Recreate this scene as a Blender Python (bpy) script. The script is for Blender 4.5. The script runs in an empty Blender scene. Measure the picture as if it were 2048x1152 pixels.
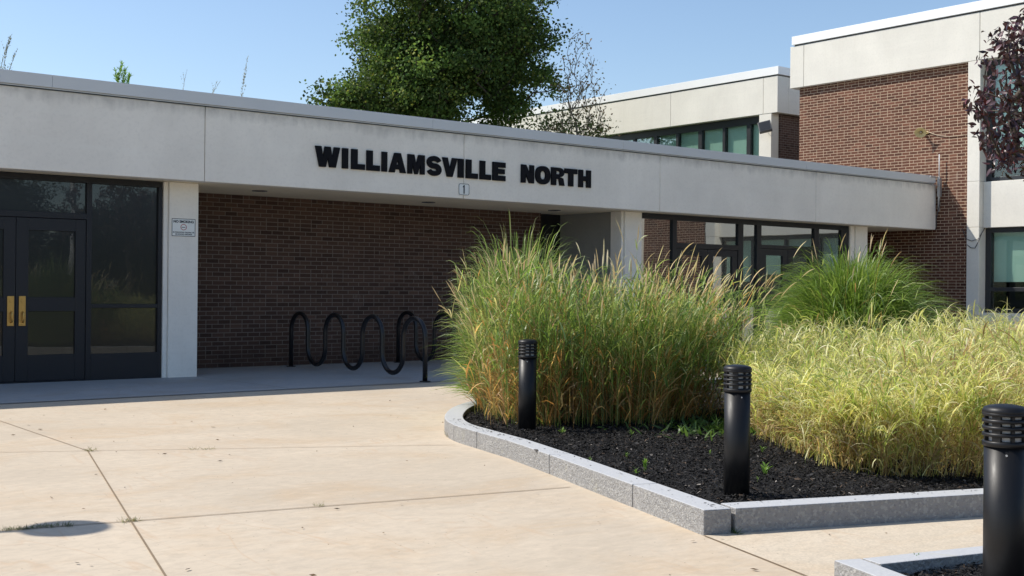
import bpy, bmesh, math, random
import numpy as np
from mathutils import Vector, Matrix

random.seed(5)
RNG = np.random.default_rng(11)
SC = bpy.context.scene
COL = SC.collection
PI = math.pi

# ------------------------------------------------------------------ helpers
class MB:
    """collects boxes, tubes, prisms; build() links them as one mesh object"""
    def __init__(s): s.v = []; s.f = []; s.sm = []
    def add(s, vs, fs, smooth=False):
        b = len(s.v); s.v += [tuple(v) for v in vs]
        s.f += [tuple(i + b for i in f) for f in fs]; s.sm += [smooth] * len(fs)
        return s
    def box(s, x0, x1, y0, y1, z0, z1):
        vs = [(x, y, z) for z in (z0, z1) for y in (y0, y1) for x in (x0, x1)]
        return s.add(vs, [(0, 2, 3, 1), (4, 5, 7, 6), (0, 1, 5, 4), (2, 6, 7, 3), (0, 4, 6, 2), (1, 3, 7, 5)])
    def prism(s, poly, z0, z1, axis='z', cap0=True):
        n = len(poly)
        def P(a, b, c): return {'z': (a, b, c), 'y': (a, c, b), 'x': (c, a, b)}[axis]
        vs = [P(a, b, z0) for a, b in poly] + [P(a, b, z1) for a, b in poly]
        fs = [(i, (i + 1) % n, n + (i + 1) % n, n + i) for i in range(n)]
        fs += [tuple(range(n - 1, -1, -1)), tuple(range(n, 2 * n))]
        return s.add(vs, fs)
    def tube(s, pts, r, n=10, cap=True):
        pts = [Vector(p) for p in pts]; rs = r if isinstance(r, (list, tuple)) else [r] * len(pts)
        vs = []; up = None
        for i, p in enumerate(pts):
            d = (pts[min(i + 1, len(pts) - 1)] - pts[max(i - 1, 0)]).normalized()
            if up is None: up = Vector((0, 0, 1)) if abs(d.z) < .9 else Vector((1, 0, 0))
            a = d.cross(up)
            if a.length < 1e-4: a = d.cross(Vector((1, .1, 0)))
            a.normalize(); b = a.cross(d).normalized(); up = b
            for k in range(n):
                t = 2 * PI * k / n
                vs.append(p + (a * math.cos(t) + b * math.sin(t)) * rs[i])
        fs = []
        for i in range(len(pts) - 1):
            for k in range(n):
                fs.append((i * n + k, i * n + (k + 1) % n, (i + 1) * n + (k + 1) % n, (i + 1) * n + k))
        s.add(vs, fs, True)
        if cap:
            b = len(s.v) - len(vs)
            s.f += [tuple(b + k for k in range(n - 1, -1, -1)), tuple(b + (len(pts) - 1) * n + k for k in range(n))]
            s.sm += [False, False]
        return s
    def lathe(s, prof, n=32, c=(0, 0), smooth=True, closed=False):
        vs = []
        for r, z in prof:
            for k in range(n):
                t = 2 * PI * k / n; vs.append((c[0] + r * math.cos(t), c[1] + r * math.sin(t), z))
        fs = []
        m = len(prof)
        for i in range(m if closed else m - 1):
            j = (i + 1) % m
            for k in range(n):
                fs.append((i * n + k, i * n + (k + 1) % n, j * n + (k + 1) % n, j * n + k))
        return s.add(vs, fs, smooth)
    def build(s, name, m, parent=None, loc=(0, 0, 0), rotz=0, bevel=0, seg=2):
        me = bpy.data.meshes.new(name); me.from_pydata(s.v, [], s.f)
        me.polygons.foreach_set('use_smooth', s.sm)
        bm = bmesh.new(); bm.from_mesh(me); bmesh.ops.recalc_face_normals(bm, faces=bm.faces); bm.to_mesh(me); bm.free()
        me.materials.append(m)
        o = bpy.data.objects.new(name, me); COL.objects.link(o)
        o.location = loc; o.rotation_euler = (0, 0, rotz)
        if parent: o.parent = parent
        if bevel:
            b = o.modifiers.new('Bevel', 'BEVEL'); b.width = bevel; b.segments = seg; b.limit_method = 'ANGLE'
        return o

def tag(o, label=None, cat=None, group=None, kind=None):
    if label: o['label'] = label
    if cat: o['category'] = cat
    if group: o['group'] = group
    if kind: o['kind'] = kind
    return o
def thing(name, label, cat, loc=(0, 0, 0), rotz=0, group=None):
    o = bpy.data.objects.new(name, None); COL.objects.link(o)
    o.location = loc; o.rotation_euler = (0, 0, rotz); o.empty_display_size = .2
    return tag(o, label, cat, group)
def copy_tree(o, parent=None):
    c = o.copy(); COL.objects.link(c); c.parent = parent
    for ch in list(o.children): copy_tree(ch, c)
    return c

# ------------------------------------------------------------------ node helpers
class NT:
    def __init__(s, name):
        s.m = bpy.data.materials.new(name); s.m.use_nodes = True
        s.t = s.m.node_tree; s.t.nodes.clear()
        s.out = s.n('ShaderNodeOutputMaterial')
    def n(s, typ, **kw):
        nd = s.t.nodes.new(typ)
        for k, v in kw.items():
            if k.startswith('i_'): nd.inputs[k[2:].replace('_', ' ')].default_value = v
            else: setattr(nd, k, v)
        return nd
    def l(s, a, b): s.t.links.new(a, b)
    def val(s, sock, v):
        if hasattr(v, 'is_output') or isinstance(v, bpy.types.NodeSocket): s.l(v, sock)
        else: sock.default_value = v
    def math(s, op, a, b=0.0, clamp=False):
        nd = s.n('ShaderNodeMath', operation=op); nd.use_clamp = clamp
        s.val(nd.inputs[0], a); s.val(nd.inputs[1], b); return nd.outputs[0]
    def mix(s, f, a, b, mode='MIX'):
        nd = s.n('ShaderNodeMix', data_type='RGBA', blend_type=mode)
        s.val(nd.inputs[0], f)
        for k, v in ((6, a), (7, b)):
            s.val(nd.inputs[k], v if not isinstance(v, tuple) or len(v) == 4 else (*v, 1))
        return nd.outputs[2]
    def pos(s, scale=(1, 1, 1), obj=False):
        if obj: src = s.n('ShaderNodeTexCoord').outputs['Object']
        else: src = s.n('ShaderNodeNewGeometry').outputs['Position']
        mp = s.n('ShaderNodeMapping'); s.l(src, mp.inputs[0]); mp.inputs['Scale'].default_value = scale
        return mp.outputs[0]
    def noise(s, vec, scale=1, detail=4, rough=.55, dist=0, out='Fac'):
        nd = s.n('ShaderNodeTexNoise'); s.l(vec, nd.inputs['Vector'])
        nd.inputs['Scale'].default_value = scale; nd.inputs['Detail'].default_value = detail
        nd.inputs['Roughness'].default_value = rough; nd.inputs['Distortion'].default_value = dist
        return nd.outputs[out]
    def ramp(s, f, stops):
        nd = s.n('ShaderNodeValToRGB'); e = nd.color_ramp.elements
        while len(e) < len(stops): e.new(.5)
        for el, (p, c) in zip(e, stops):
            el.position = p; el.color = (*c, 1) if isinstance(c, tuple) else (c, c, c, 1)
        s.l(f, nd.inputs[0]); return nd.outputs[0]
    def bump(s, h, strength=.3, dist=.01, normal=None):
        nd = s.n('ShaderNodeBump'); nd.inputs['Strength'].default_value = strength; nd.inputs['Distance'].default_value = dist
        s.l(h, nd.inputs['Height'])
        if normal is not None: s.l(normal, nd.inputs['Normal'])
        return nd.outputs[0]
    def pbr(s, col, rough=.7, normal=None, metal=0, spec=.5, ior=1.5, coat=0, finish=True):
        p = s.n('ShaderNodeBsdfPrincipled')
        s.val(p.inputs['Base Color'], (*col, 1) if isinstance(col, tuple) and len(col) == 3 else col)
        s.val(p.inputs['Roughness'], rough); p.inputs['Metallic'].default_value = metal
        p.inputs['IOR'].default_value = ior; p.inputs['Specular IOR Level'].default_value = spec
        p.inputs['Coat Weight'].default_value = coat
        if normal is not None: s.l(normal, p.inputs['Normal'])
        if finish: s.l(p.outputs[0], s.out.inputs[0])
        return p.outputs[0]

def plain(name, c, rough=.5, metal=0, vary=.12, scale=8, bump=.0, coat=0, spec=.5):
    t = NT(name); n = t.noise(t.pos(), scale, 5)
    a = tuple(x * (1 - vary) for x in c); b = tuple(min(1, x * (1 + vary)) for x in c)
    col = t.mix(n, a, b)
    nm = t.bump(t.noise(t.pos(), scale * 12, 3), bump, .003) if bump else None
    r = t.math('ADD', t.math('MULTIPLY', n, .2), rough - .1)
    t.pbr(col, r, nm, metal, coat=coat, spec=spec); return t.m

def concrete(name, c, stain=(.75, .72, .68), stain_amt=.35, rough=.85, top=None, joints=True):
    """cast panel: mottled, faint vertical streaks, weathering that starts under the coping"""
    t = NT(name)
    big = t.noise(t.pos((1, 1, .8)), .9, 6, .6, .4)
    fine = t.noise(t.pos(), 22, 6, .6)
    streak = t.noise(t.pos((5, 5, .45)), 1.3, 5, .6)
    horiz = t.noise(t.pos((.5, .5, 7)), 1.1, 5, .6)
    c0 = tuple(x * .90 for x in c); c1 = tuple(min(1, x * 1.05) for x in c)
    col = t.mix(t.ramp(big, [(.3, 0.), (.72, 1.)]), c0, c1)
    col = t.mix(t.math('MULTIPLY', t.ramp(streak, [(.5, 0.), (.8, 1.)]), stain_amt), col, tuple(a * b for a, b in zip(c, stain)))
    col = t.mix(t.math('MULTIPLY', t.ramp(horiz, [(.52, 0.), (.75, 1.)]), .14), col, tuple(min(1, x * 1.16) for x in c))
    col = t.mix(t.math('MULTIPLY', t.ramp(fine, [(.35, 1.), (.5, 0.)]), .18), col, tuple(x * .72 for x in c))
    if top:
        sp = t.n('ShaderNodeSeparateXYZ'); t.l(t.n('ShaderNodeNewGeometry').outputs['Position'], sp.inputs[0])
        h = t.math('SUBTRACT', top, sp.outputs[2])
        edge = t.math('MULTIPLY', t.noise(t.pos((3.2, 3.2, .6)), 1.6, 7, .65), .34)
        d = t.math('SUBTRACT', edge, h)
        d = t.math('MULTIPLY', d, 7.0, True)
        grime = t.math('MULTIPLY', d, t.math('ADD', t.math('MULTIPLY', t.noise(t.pos(), 9, 5), .9), .05))
        col = t.mix(grime, col, tuple(x * .45 for x in c))
    pits = t.noise(t.pos(), 60, 4, .7)
    t.pbr(col, rough, t.bump(t.mix(.5, fine, pits), .25, .006)); return t.m

def brick(name, along, c_lo, c_hi, mortar, dark=.0):
    """running bond with a Flemish header course every sixth row; along = 'x' or 'y'"""
    t = NT(name)
    sp = t.n('ShaderNodeSeparateXYZ'); t.l(t.n('ShaderNodeNewGeometry').outputs['Position'], sp.inputs[0])
    wob = t.math('MULTIPLY', t.math('SUBTRACT', t.noise(t.pos(), 14, 3), .5), .005)
    u = t.math('ADD', sp.outputs[0 if along == 'x' else 1], wob)
    v = t.math('ADD', sp.outputs[2], wob)
    H, L, J = .0678, .2033, .0115
    vr = t.math('DIVIDE', v, H); row = t.math('FLOOR', vr); fv = t.math('MULTIPLY', t.math('FRACT', vr), H)
    m6 = t.math('COMPARE', t.math('FLOORED_MODULO', row, 6.0), 3.0); 
    par = t.math('MULTIPLY', t.math('FLOORED_MODULO', row, 2.0), .5)
    # stretcher rows
    us = t.math('ADD', t.math('DIVIDE', u, L), par); is_ = t.math('FLOOR', us); fs = t.math('MULTIPLY', t.math('FRACT', us), L)
    js = t.math('LESS_THAN', fs, J)
    # Flemish rows
    uf = t.math('DIVIDE', u, 1.5 * L); if_ = t.math('FLOOR', uf); ff = t.math('MULTIPLY', t.math('FRACT', uf), 1.5 * L)
    hd = t.math('GREATER_THAN', ff, L)
    jf = t.math('ADD', t.math('LESS_THAN', ff, J), t.math('MULTIPLY', hd, t.math('LESS_THAN', ff, L + J)), True)
    idf = t.math('ADD', t.math('MULTIPLY', if_, 2.0), hd)
    def sel(a, b): return t.math('ADD', t.math('MULTIPLY', a, t.math('SUBTRACT', 1.0, m6)), t.math('MULTIPLY', b, m6))
    jn = t.math('MAXIMUM', sel(js, jf), t.math('LESS_THAN', fv, J))
    cid = sel(is_, idf)
    cv = t.n('ShaderNodeCombineXYZ'); t.l(cid, cv.inputs[0]); t.l(row, cv.inputs[1]); cv.inputs[2].default_value = 3.7
    wn = t.n('ShaderNodeTexWhiteNoise', noise_dimensions='3D'); t.l(cv.outputs[0], wn.inputs['Vector'])
    sc = t.n('ShaderNodeSeparateColor'); t.l(wn.outputs['Color'], sc.inputs[0])
    r1, r2 = sc.outputs[0], sc.outputs[1]
    col = t.mix(r1, c_lo, c_hi)
    col = t.mix(t.math('MULTIPLY', t.math('GREATER_THAN', r2, .9), .55), col, tuple(x * .45 for x in c_lo))
    col = t.mix(t.math('MULTIPLY', t.math('LESS_THAN', r2, .1), .5), col, tuple(min(1, x * 1.35) for x in c_hi))
    grain = t.noise(t.pos(), 90, 4, .7)
    col = t.mix(t.math('MULTIPLY', grain, .45), col, tuple(x * .55 for x in c_lo))
    big = t.noise(t.pos(), .8, 4)
    mort = t.mix(t.noise(t.pos(), 40, 3), tuple(x * .82 for x in mortar), tuple(min(1, x * 1.15) for x in mortar))
    col = t.mix(jn, col, mort)
    col = t.mix(t.math('MULTIPLY', t.ramp(big, [(.35, 0.), (.7, 1.)]), .16), col, (.62, .58, .55), 'MULTIPLY')
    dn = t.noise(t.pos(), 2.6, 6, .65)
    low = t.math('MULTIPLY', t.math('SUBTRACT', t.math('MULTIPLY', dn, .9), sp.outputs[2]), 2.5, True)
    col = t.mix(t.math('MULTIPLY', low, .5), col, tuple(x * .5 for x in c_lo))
    eff = t.noise(t.pos((1, 1, .5)), 1.7, 8, .72, .5)
    col = t.mix(t.math('MULTIPLY', t.ramp(eff, [(.60, 0.), (.74, 1.)]), .16), col, (.55, .52, .48))
    h = t.math('ADD', t.math('SUBTRACT', 1.0, jn), t.math('MULTIPLY', grain, .25))
    t.pbr(col, .88, t.bump(h, .55, .006), spec=.3); return t.m

def leafy(name, rough=.5, trans=.35, spec=.4):
    """colour of every leaf is stored per leaf in the attribute leaf_colour"""
    t = NT(name); a = t.n('ShaderNodeAttribute', attribute_name='leaf_colour')
    p = t.pbr(a.outputs['Color'], rough, spec=spec, finish=False)
    tr = t.n('ShaderNodeBsdfTranslucent'); tc = t.mix(1.0, a.outputs['Color'], (1.15, 1.15, .8), 'MULTIPLY'); t.l(tc, tr.inputs[0])
    mx = t.n('ShaderNodeMixShader'); mx.inputs[0].default_value = trans
    t.l(p, mx.inputs[1]); t.l(tr.outputs[0], mx.inputs[2]); t.l(mx.outputs[0], t.out.inputs[0]); return t.m

# ------------------------------------------------------------------ materials
M = {}
M['fascia'] = concrete('fascia_concrete', (.93, .88, .80), top=3.74, stain_amt=.14)
M['fascia_high'] = concrete('high_fascia_concrete', (.80, .765, .68), stain_amt=.15)
M['column'] = concrete('column_concrete', (.92, .88, .81), stain_amt=.2)
M['soffit'] = concrete('soffit_plaster', (.90, .81, .62), stain_amt=.08)
M['plaster'] = concrete('grey_plaster', (.30, .30, .285), stain_amt=.15)
M['coping'] = plain('coping_metal', (.64, .66, .68), .45, .0, .05, 2)
M['coping_white'] = plain('white_coping_metal', (.90, .90, .89), .45, 0, .03, 2)
M['roof'] = plain('roof_gravel', (.22, .21, .20), .95, 0, .3, 12, .4)
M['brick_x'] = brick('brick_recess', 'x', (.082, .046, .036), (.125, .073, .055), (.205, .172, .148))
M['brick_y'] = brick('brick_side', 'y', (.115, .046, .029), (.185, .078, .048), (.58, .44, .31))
M['frame'] = plain('dark_bronze_frame', (.008, .009, .014), .5, .0, .15, 5)
M['frame2'] = plain('dark_window_frame', (.025, .027, .03), .42, .0, .15, 5)
M['brass'] = plain('worn_brass', (.62, .38, .12), .38, .85, .15, 30)
M['letter'] = plain('black_letter_paint', (.006, .006, .009), .6, 0, .6, 18, spec=.15)
M['sign_white'] = plain('sign_white', (.84, .86, .84), .5, 0, .04, 8)
M['ink'] = plain('sign_ink', (.02, .03, .05), .6)
M['red_ink'] = plain('sign_red', (.45, .10, .10), .6)
M['bollard'] = plain('bollard_black_paint', (.007, .007, .008), .42, 0, .3, 14, .05, spec=.32)
def bollard_mat():
    t = NT('dusty_black_bollard'); n = t.noise(t.pos(), 14, 6, .65); f = t.noise(t.pos((1, 1, .25)), 60, 4, .7)
    sp = t.n('ShaderNodeSeparateXYZ'); t.l(t.n('ShaderNodeTexCoord').outputs['Object'], sp.inputs[0])
    col = t.mix(n, (.0055, .0055, .0065), (.010, .010, .011))
    # dried splashes thrown up from the mulch, and pale scuffs
    h = t.math('SUBTRACT', .20, sp.outputs[2]); d = t.math('MULTIPLY', t.math('ADD', h, t.math('MULTIPLY', t.math('SUBTRACT', n, .5), .5)), 4.0, True)
    col = t.mix(t.math('MULTIPLY', d, t.ramp(f, [(.45, 0.), (.6, .8)])), col, (.05, .042, .034))
    col = t.mix(t.math('MULTIPLY', t.ramp(t.noise(t.pos((1, 1, .3)), 25, 7, .75), [(.62, 0.), (.68, 1.)]), .25), col, (.06, .06, .06))
    r = t.math('ADD', t.math('MULTIPLY', f, .25), .32)
    t.pbr(col, r, t.bump(f, .04, .002), spec=.35); return t.m
M['bollard'] = bollard_mat()
M['rack'] = plain('rack_black_paint', (.010, .010, .012), .33, 0, .3, 14)
M['lens'] = plain('bollard_lens', (.36, .37, .38), .35)
M['steel'] = plain('galvanised_steel', (.50, .52, .54), .4, .7, .15, 20)
M['horn'] = plain('horn_cream_paint', (.55, .42, .18), .5)
M['grey_box'] = plain('floodlight_grey', (.12, .12, .12), .5)
M['cable'] = plain('cable', (.05, .05, .055), .6)
M['cable_pale'] = plain('pale_cable', (.45, .36, .26), .6)
M['white_pole'] = plain('white_pole_paint', (.75, .75, .74), .4)
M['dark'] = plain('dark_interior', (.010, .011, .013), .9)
M['blind'] = plain('pale_blind_fabric', (.66, .80, .72), .9, 0, .04, 3)
M['bark'] = plain('tree_bark', (.075, .06, .045), .9, 0, .35, 20, .5)
M['twig'] = plain('bare_twig', (.24, .19, .14), .9, 0, .3, 20)
M['lit_leaf'] = leafy('tree_leaf', .65, .42, .25)
M['plum_leaf'] = leafy('plum_leaf', .38, .12, .6)
M['grass'] = leafy('grass_blade', .42, .45, .5)
M['seed'] = leafy('grass_seed_head', .8, .3, .2)

def glass_dark(name, f0, tint=(.006, .008, .010), k=.5):
    t = NT(name)
    w = t.noise(t.pos((1, 1, .6)), 1.1, 2, .5)
    nm = t.bump(w, .10, .02)
    d = t.pbr(tint, .3, None, finish=False)
    g = t.n('ShaderNodeBsdfGlossy'); g.inputs['Roughness'].default_value = .012; t.l(nm, g.inputs['Normal'])
    g.inputs['Color'].default_value = (.92, .98, 1, 1)
    lw = t.n('ShaderNodeLayerWeight'); lw.inputs[0].default_value = .35
    f = t.math('ADD', t.math('MULTIPLY', lw.outputs['Fresnel'], k), f0, True)
    mx = t.n('ShaderNodeMixShader'); t.l(f, mx.inputs[0]); t.l(d, mx.inputs[1]); t.l(g.outputs[0], mx.inputs[2])
    t.l(mx.outputs[0], t.out.inputs[0]); return t.m
M['door_glass'] = glass_dark('door_glass', .022, tint=(.002, .003, .004), k=.30)
M['evergreen'] = plain('evergreen_needles', (.014, .024, .010), .9, 0, .4, 2)
M['lobby_glass'] = glass_dark('lobby_glass', .24, k=.3)
def glass_clear(name):
    t = NT(name); tr = t.n('ShaderNodeBsdfTransparent'); tr.inputs[0].default_value = (.90, .97, .94, 1)
    g = t.n('ShaderNodeBsdfGlossy'); g.inputs['Roughness'].default_value = .02
    lw = t.n('ShaderNodeLayerWeight'); lw.inputs[0].default_value = .3
    f = t.math('ADD', t.math('MULTIPLY', lw.outputs['Fresnel'], .5), .06, True)
    mx = t.n('ShaderNodeMixShader'); t.l(f, mx.inputs[0]); t.l(tr.outputs[0], mx.inputs[1]); t.l(g.outputs[0], mx.inputs[2])
    t.l(mx.outputs[0], t.out.inputs[0]); return t.m
M['window_glass'] = glass_clear('window_glass')

def pavement_mat(name, base, speck=0.0, greyer=False):
    t = NT(name); P = t.pos()
    a = t.noise(P, .55, 7, .6, .6); b = t.noise(t.pos((1.0, 1.5, 1)), .8, 7, .68, .6); f = t.noise(P, 35, 6, .7); ff = t.noise(P, 140, 3, .7)
    c = base
    col = t.mix(t.ramp(a, [(.3, 0.), (.7, 1.)]), tuple(x * .88 for x in c), tuple(min(1, x * 1.08) for x in c))
    # rusty-orange stains with their own shape, pale scoured patches
    col = t.mix(t.math('MULTIPLY', t.ramp(b, [(.48, 0.), (.66, 1.)]), .6), col, (c[0] * .92, c[1] * .81, c[2] * .68))
    w = t.noise(t.pos((1, 1.6, 1)), .8, 8, .7, 1.2)
    col = t.mix(t.math('MULTIPLY', t.ramp(w, [(.53, 0.), (.68, 1.)]), .4), col, tuple(min(1, x * 1.2) for x in c))
    # thin run-off trails
    wv = t.noise(t.pos((1.6, .35, 1)), 1.15, 3, .5, 1.5)
    line = t.ramp(wv, [(.482, 0.), (.5, 1.), (.518, 0.)])
    col = t.mix(t.math('MULTIPLY', t.math('MULTIPLY', line, t.ramp(a, [(.45, 0.), (.6, 1.)])), .35), col, (c[0] * .88, c[1] * .66, c[2] * .48))
    col = t.mix(t.math('MULTIPLY', t.ramp(f, [(.3, 1.), (.45, 0.)]), .22 + speck * .3), col, tuple(x * .7 for x in c))
    vo = t.n('ShaderNodeTexVoronoi'); t.l(P, vo.inputs['Vector']); vo.inputs['Scale'].default_value = 18
    spots = t.math('MULTIPLY', t.math('LESS_THAN', vo.outputs['Distance'], .09), t.math('GREATER_THAN', t.noise(P, 7, 2), .52))
    col = t.mix(t.math('MULTIPLY', spots, .6), col, tuple(x * .25 for x in c))
    br = t.noise(t.pos((1, 1.7, 1)), 9, 8, .75, .4)
    col = t.mix(t.math('MULTIPLY', t.ramp(br, [(.38, 1.), (.52, 0.)]), .38), col, tuple(x * .74 for x in c))
    col = t.mix(t.math('MULTIPLY', t.ramp(br, [(.55, 0.), (.68, 1.)]), .30), col, tuple(min(1, x * 1.28) for x in c))
    if speck:
        v2 = t.n('ShaderNodeTexVoronoi'); t.l(P, v2.inputs['Vector']); v2.inputs['Scale'].default_value = 95
        sc = t.n('ShaderNodeSeparateColor'); t.l(v2.outputs['Color'], sc.inputs[0])
        col = t.mix(t.math('MULTIPLY', t.math('GREATER_THAN', sc.outputs[0], .55), speck), col, tuple(min(1, x * 1.45) for x in c))
        col = t.mix(t.math('MULTIPLY', t.math('LESS_THAN', sc.outputs[1], .25), speck * .8), col, tuple(x * .5 for x in c))
    t.pbr(col, .82, t.bump(t.mix(.5, f, ff), .35 + speck, .004)); return t.m
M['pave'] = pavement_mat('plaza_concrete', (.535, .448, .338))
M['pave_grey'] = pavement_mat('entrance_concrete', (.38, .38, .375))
M['pave_speck'] = pavement_mat('exposed_aggregate', (.56, .475, .36), .16)
M['joint'] = plain('joint_sealant', (.22, .16, .10), .9, 0, .3, 30)
M['joint_pale'] = plain('pale_joint', (.40, .31, .22), .9, 0, .3, 30)

def granite():
    t = NT('granite_curb'); P = t.pos()
    v = t.n('ShaderNodeTexVoronoi'); t.l(P, v.inputs['Vector']); v.inputs['Scale'].default_value = 70
    sc = t.n('ShaderNodeSeparateColor'); t.l(v.outputs['Color'], sc.inputs[0])
    col = t.mix(t.noise(P, 2.2, 5), (.29, .285, .28), (.40, .39, .375))
    col = t.mix(t.math('MULTIPLY', t.math('GREATER_THAN', sc.outputs[0], .78), .35), col, (.60, .59, .55))
    col = t.mix(t.math('MULTIPLY', t.math('LESS_THAN', sc.outputs[1], .2), .32), col, (.20, .20, .205))
    # split (rough) on the sides, sawn on top
    g = t.n('ShaderNodeNewGeometry'); sp = t.n('ShaderNodeSeparateXYZ'); t.l(g.outputs['Normal'], sp.inputs[0])
    top = t.math('GREATER_THAN', sp.outputs[2], .9)
    col = t.mix(t.math('MULTIPLY', top, .75), col, (.50, .51, .52))
    lich = t.noise(P, 5, 7, .7, .5)
    col = t.mix(t.math('MULTIPLY', t.ramp(lich, [(.6, 0.), (.7, 1.)]), .35), col, (.48, .46, .32))
    h = t.mix(.5, t.noise(P, 28, 6, .75), t.noise(P, 70, 3, .6))
    s = t.math('SUBTRACT', 1.0, t.math('MULTIPLY', top, .85))
    bn = t.n('ShaderNodeBump'); bn.inputs['Distance'].default_value = .035; t.l(s, bn.inputs['Strength']); t.l(h, bn.inputs['Height'])
    t.pbr(col, .7, bn.outputs[0]); return t.m
M['granite'] = granite()
def mulch_mat():
    t = NT('black_mulch'); P = t.pos()
    a = t.n('ShaderNodeAttribute', attribute_name='leaf_colour')
    t.pbr(a.outputs['Color'], .9, spec=.25); return t.m
M['chips'] = mulch_mat()
M['soil'] = plain('mulch_soil', (.014, .012, .012), .95, 0, .5, 60, .8)
M['lawn'] = plain('lawn_green', (.07, .11, .03), .95, 0, .4, 3, .5)
M['asphalt'] = plain('asphalt', (.05, .05, .052), .9, 0, .2, 20, .3)

# ------------------------------------------------------------------ ground sheets
def sheet(name, poly, z, m, kind='structure', label=None):
    me = bpy.data.meshes.new(name); me.from_pydata([(x, y, z) for x, y in poly], [], [tuple(range(len(poly)))])
    me.materials.append(m); o = bpy.data.objects.new(name, me); COL.objects.link(o); o['kind'] = kind
    return o
sheet('ground', [(-600, -600), (600, -600), (600, 600), (-600, 600)], -.03, M['lawn'])
sheet('pavement', [(-30, -15.5), (24.9, -15.5), (24.9, 20), (-30, 20)], 0, M['pave'])
sheet('road', [(-200, -26), (200, -26), (200, -16), (-200, -16)], -.02, M['asphalt'])
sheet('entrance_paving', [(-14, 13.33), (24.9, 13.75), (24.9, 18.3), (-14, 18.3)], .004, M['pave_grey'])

C4 = np.array([4.771, 4.343]); UV = np.array([.3257, .9455]); VV = np.array([.9455, -.3257])
def P2(a, b): # planter frame: a along the kerb to the right, b away from the viewer
    q = C4 + a * VV + b * UV; return (float(q[0]), float(q[1]))
# walkway of exposed aggregate between the two planters, and the band along the kerb
sheet('path', [(4.45, 3.42), (4.771, 4.343), P2(21, 0), P2(21, -1.2), (4.46, 3.2)], .004, M['pave_speck'])
OUT = [(4.771, 4.343), (5.494, 6.437), (5.75, 7.22), (5.893, 7.80), (6.03, 8.30), (6.26, 8.75), (6.62, 9.22), (7.05, 9.66), (7.55, 10.0), (8.3, 10.3), (9.4, 10.55), (11, 10.75), (14, 10.9), (24.2, 10.9)]
def offset(poly, d):
    r = []
    for i, p in enumerate(poly):
        a = np.array(poly[max(i - 1, 0)]); b = np.array(poly[min(i + 1, len(poly) - 1)])
        t = (b - a) / np.linalg.norm(b - a); n = np.array([t[1], -t[0]])
        r.append(tuple(np.array(p) + n * d))
    return r
def joint(pts, w=.012, m='joint', z=.0042):
    mb = MB()
    for a, b in zip(pts[:-1], pts[1:]):
        a = np.array(a); b = np.array(b); t = (b - a) / np.linalg.norm(b - a); n = np.array([-t[1], t[0]]) * w / 2
        mb.add([(*(a + n), 0), (*(b + n), 0), (*(b - n), 0), (*(a - n), 0)], [(0, 3, 2, 1)])
    o = mb.build('pavement_joint', M[m], loc=(0, 0, z)); o['kind'] = 'structure'; return o
joint([(-3, 7.58), (1.897, 6.593), (2.536, 6.449), (5.232, 5.92)], .011)
joint([(1.2, 1.6), (2.182, 5.151), (2.536, 6.449), (3.341, 9.382)], .011)
joint([(3.341, 9.382), (3.413, 11.894), (3.5, 13.33)], .010, 'joint_pale')
joint([(-3, 12.6), (3.341, 9.382), (5.88, 8.073)], .010, 'joint_pale')
joint([(4.771, 4.343), (4.471, 3.462), (3.9, 1.6)], .011)
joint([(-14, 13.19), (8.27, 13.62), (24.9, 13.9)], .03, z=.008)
joint([(7.4, 13.7), (7.3, 16.1)], .01, z=.008); joint([(12.0, 13.8), (12.0, 17.7)], .01, z=.008)

# ------------------------------------------------------------------ planter kerbs and mulch
def kerb_stone(parent, outer, inner, z1=.135, m='granite'):
    poly = list(outer) + list(inner)[::-1]
    mb = MB(); mb.prism(poly, -.05, z1)
    return mb.build('kerb_stone', M[m], parent, bevel=.007)
KW = .165
def kerb_ring(label, outer, breaks, **kw):
    root = thing('planter_kerb', label, 'kerb')
    inner = offset(outer, KW)
    for a, b in breaks:
        so = outer[a:b + 1]; si = inner[a:b + 1]
        # 4 mm open joint at each end
        so = [np.array(p, float) for p in so]; si = [np.array(p, float) for p in si]
        for s in (so, si):
            t0 = (s[1] - s[0]); t0 /= np.linalg.norm(t0); s[0] = s[0] + t0 * .004
            t1 = (s[-1] - s[-2]); t1 /= np.linalg.norm(t1); s[-1] = s[-1] - t1 * .004
        kerb_stone(root, [tuple(p) for p in so], [tuple(p) for p in si])
    return root
# left / curved run: extra vertices so the curve is smooth
def smooth(pts, n=4):
    P = [np.array(p) for p in pts]; r = []
    for i in range(len(P) - 1):
        p0 = P[max(i - 1, 0)]; p1 = P[i]; p2 = P[i + 1]; p3 = P[min(i + 2, len(P) - 1)]
        for k in range(n):
            t = k / n
            r.append(tuple(.5 * ((2 * p1) + (-p0 + p2) * t + (2 * p0 - 5 * p1 + 4 * p2 - p3) * t * t + (-p0 + 3 * p1 - 3 * p2 + p3) * t ** 3)))
    r.append(tuple(P[-1])); return r
CUR = smooth(OUT[2:], 3)
left_line = [OUT[0], (float(5.24), float(5.70)), OUT[1]] 
full = [OUT[0], (5.055, 5.167), (5.494, 6.437)] + CUR
kr = kerb_ring('pale granite kerb curving round the main grass planter, corner towards the viewer', full,
               [(0, 1), (1, 2), (2, 6), (6, 9), (9, 13), (13, 17), (17, 21), (21, 25), (25, 29), (29, 32), (32, len(full) - 1)])
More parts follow.
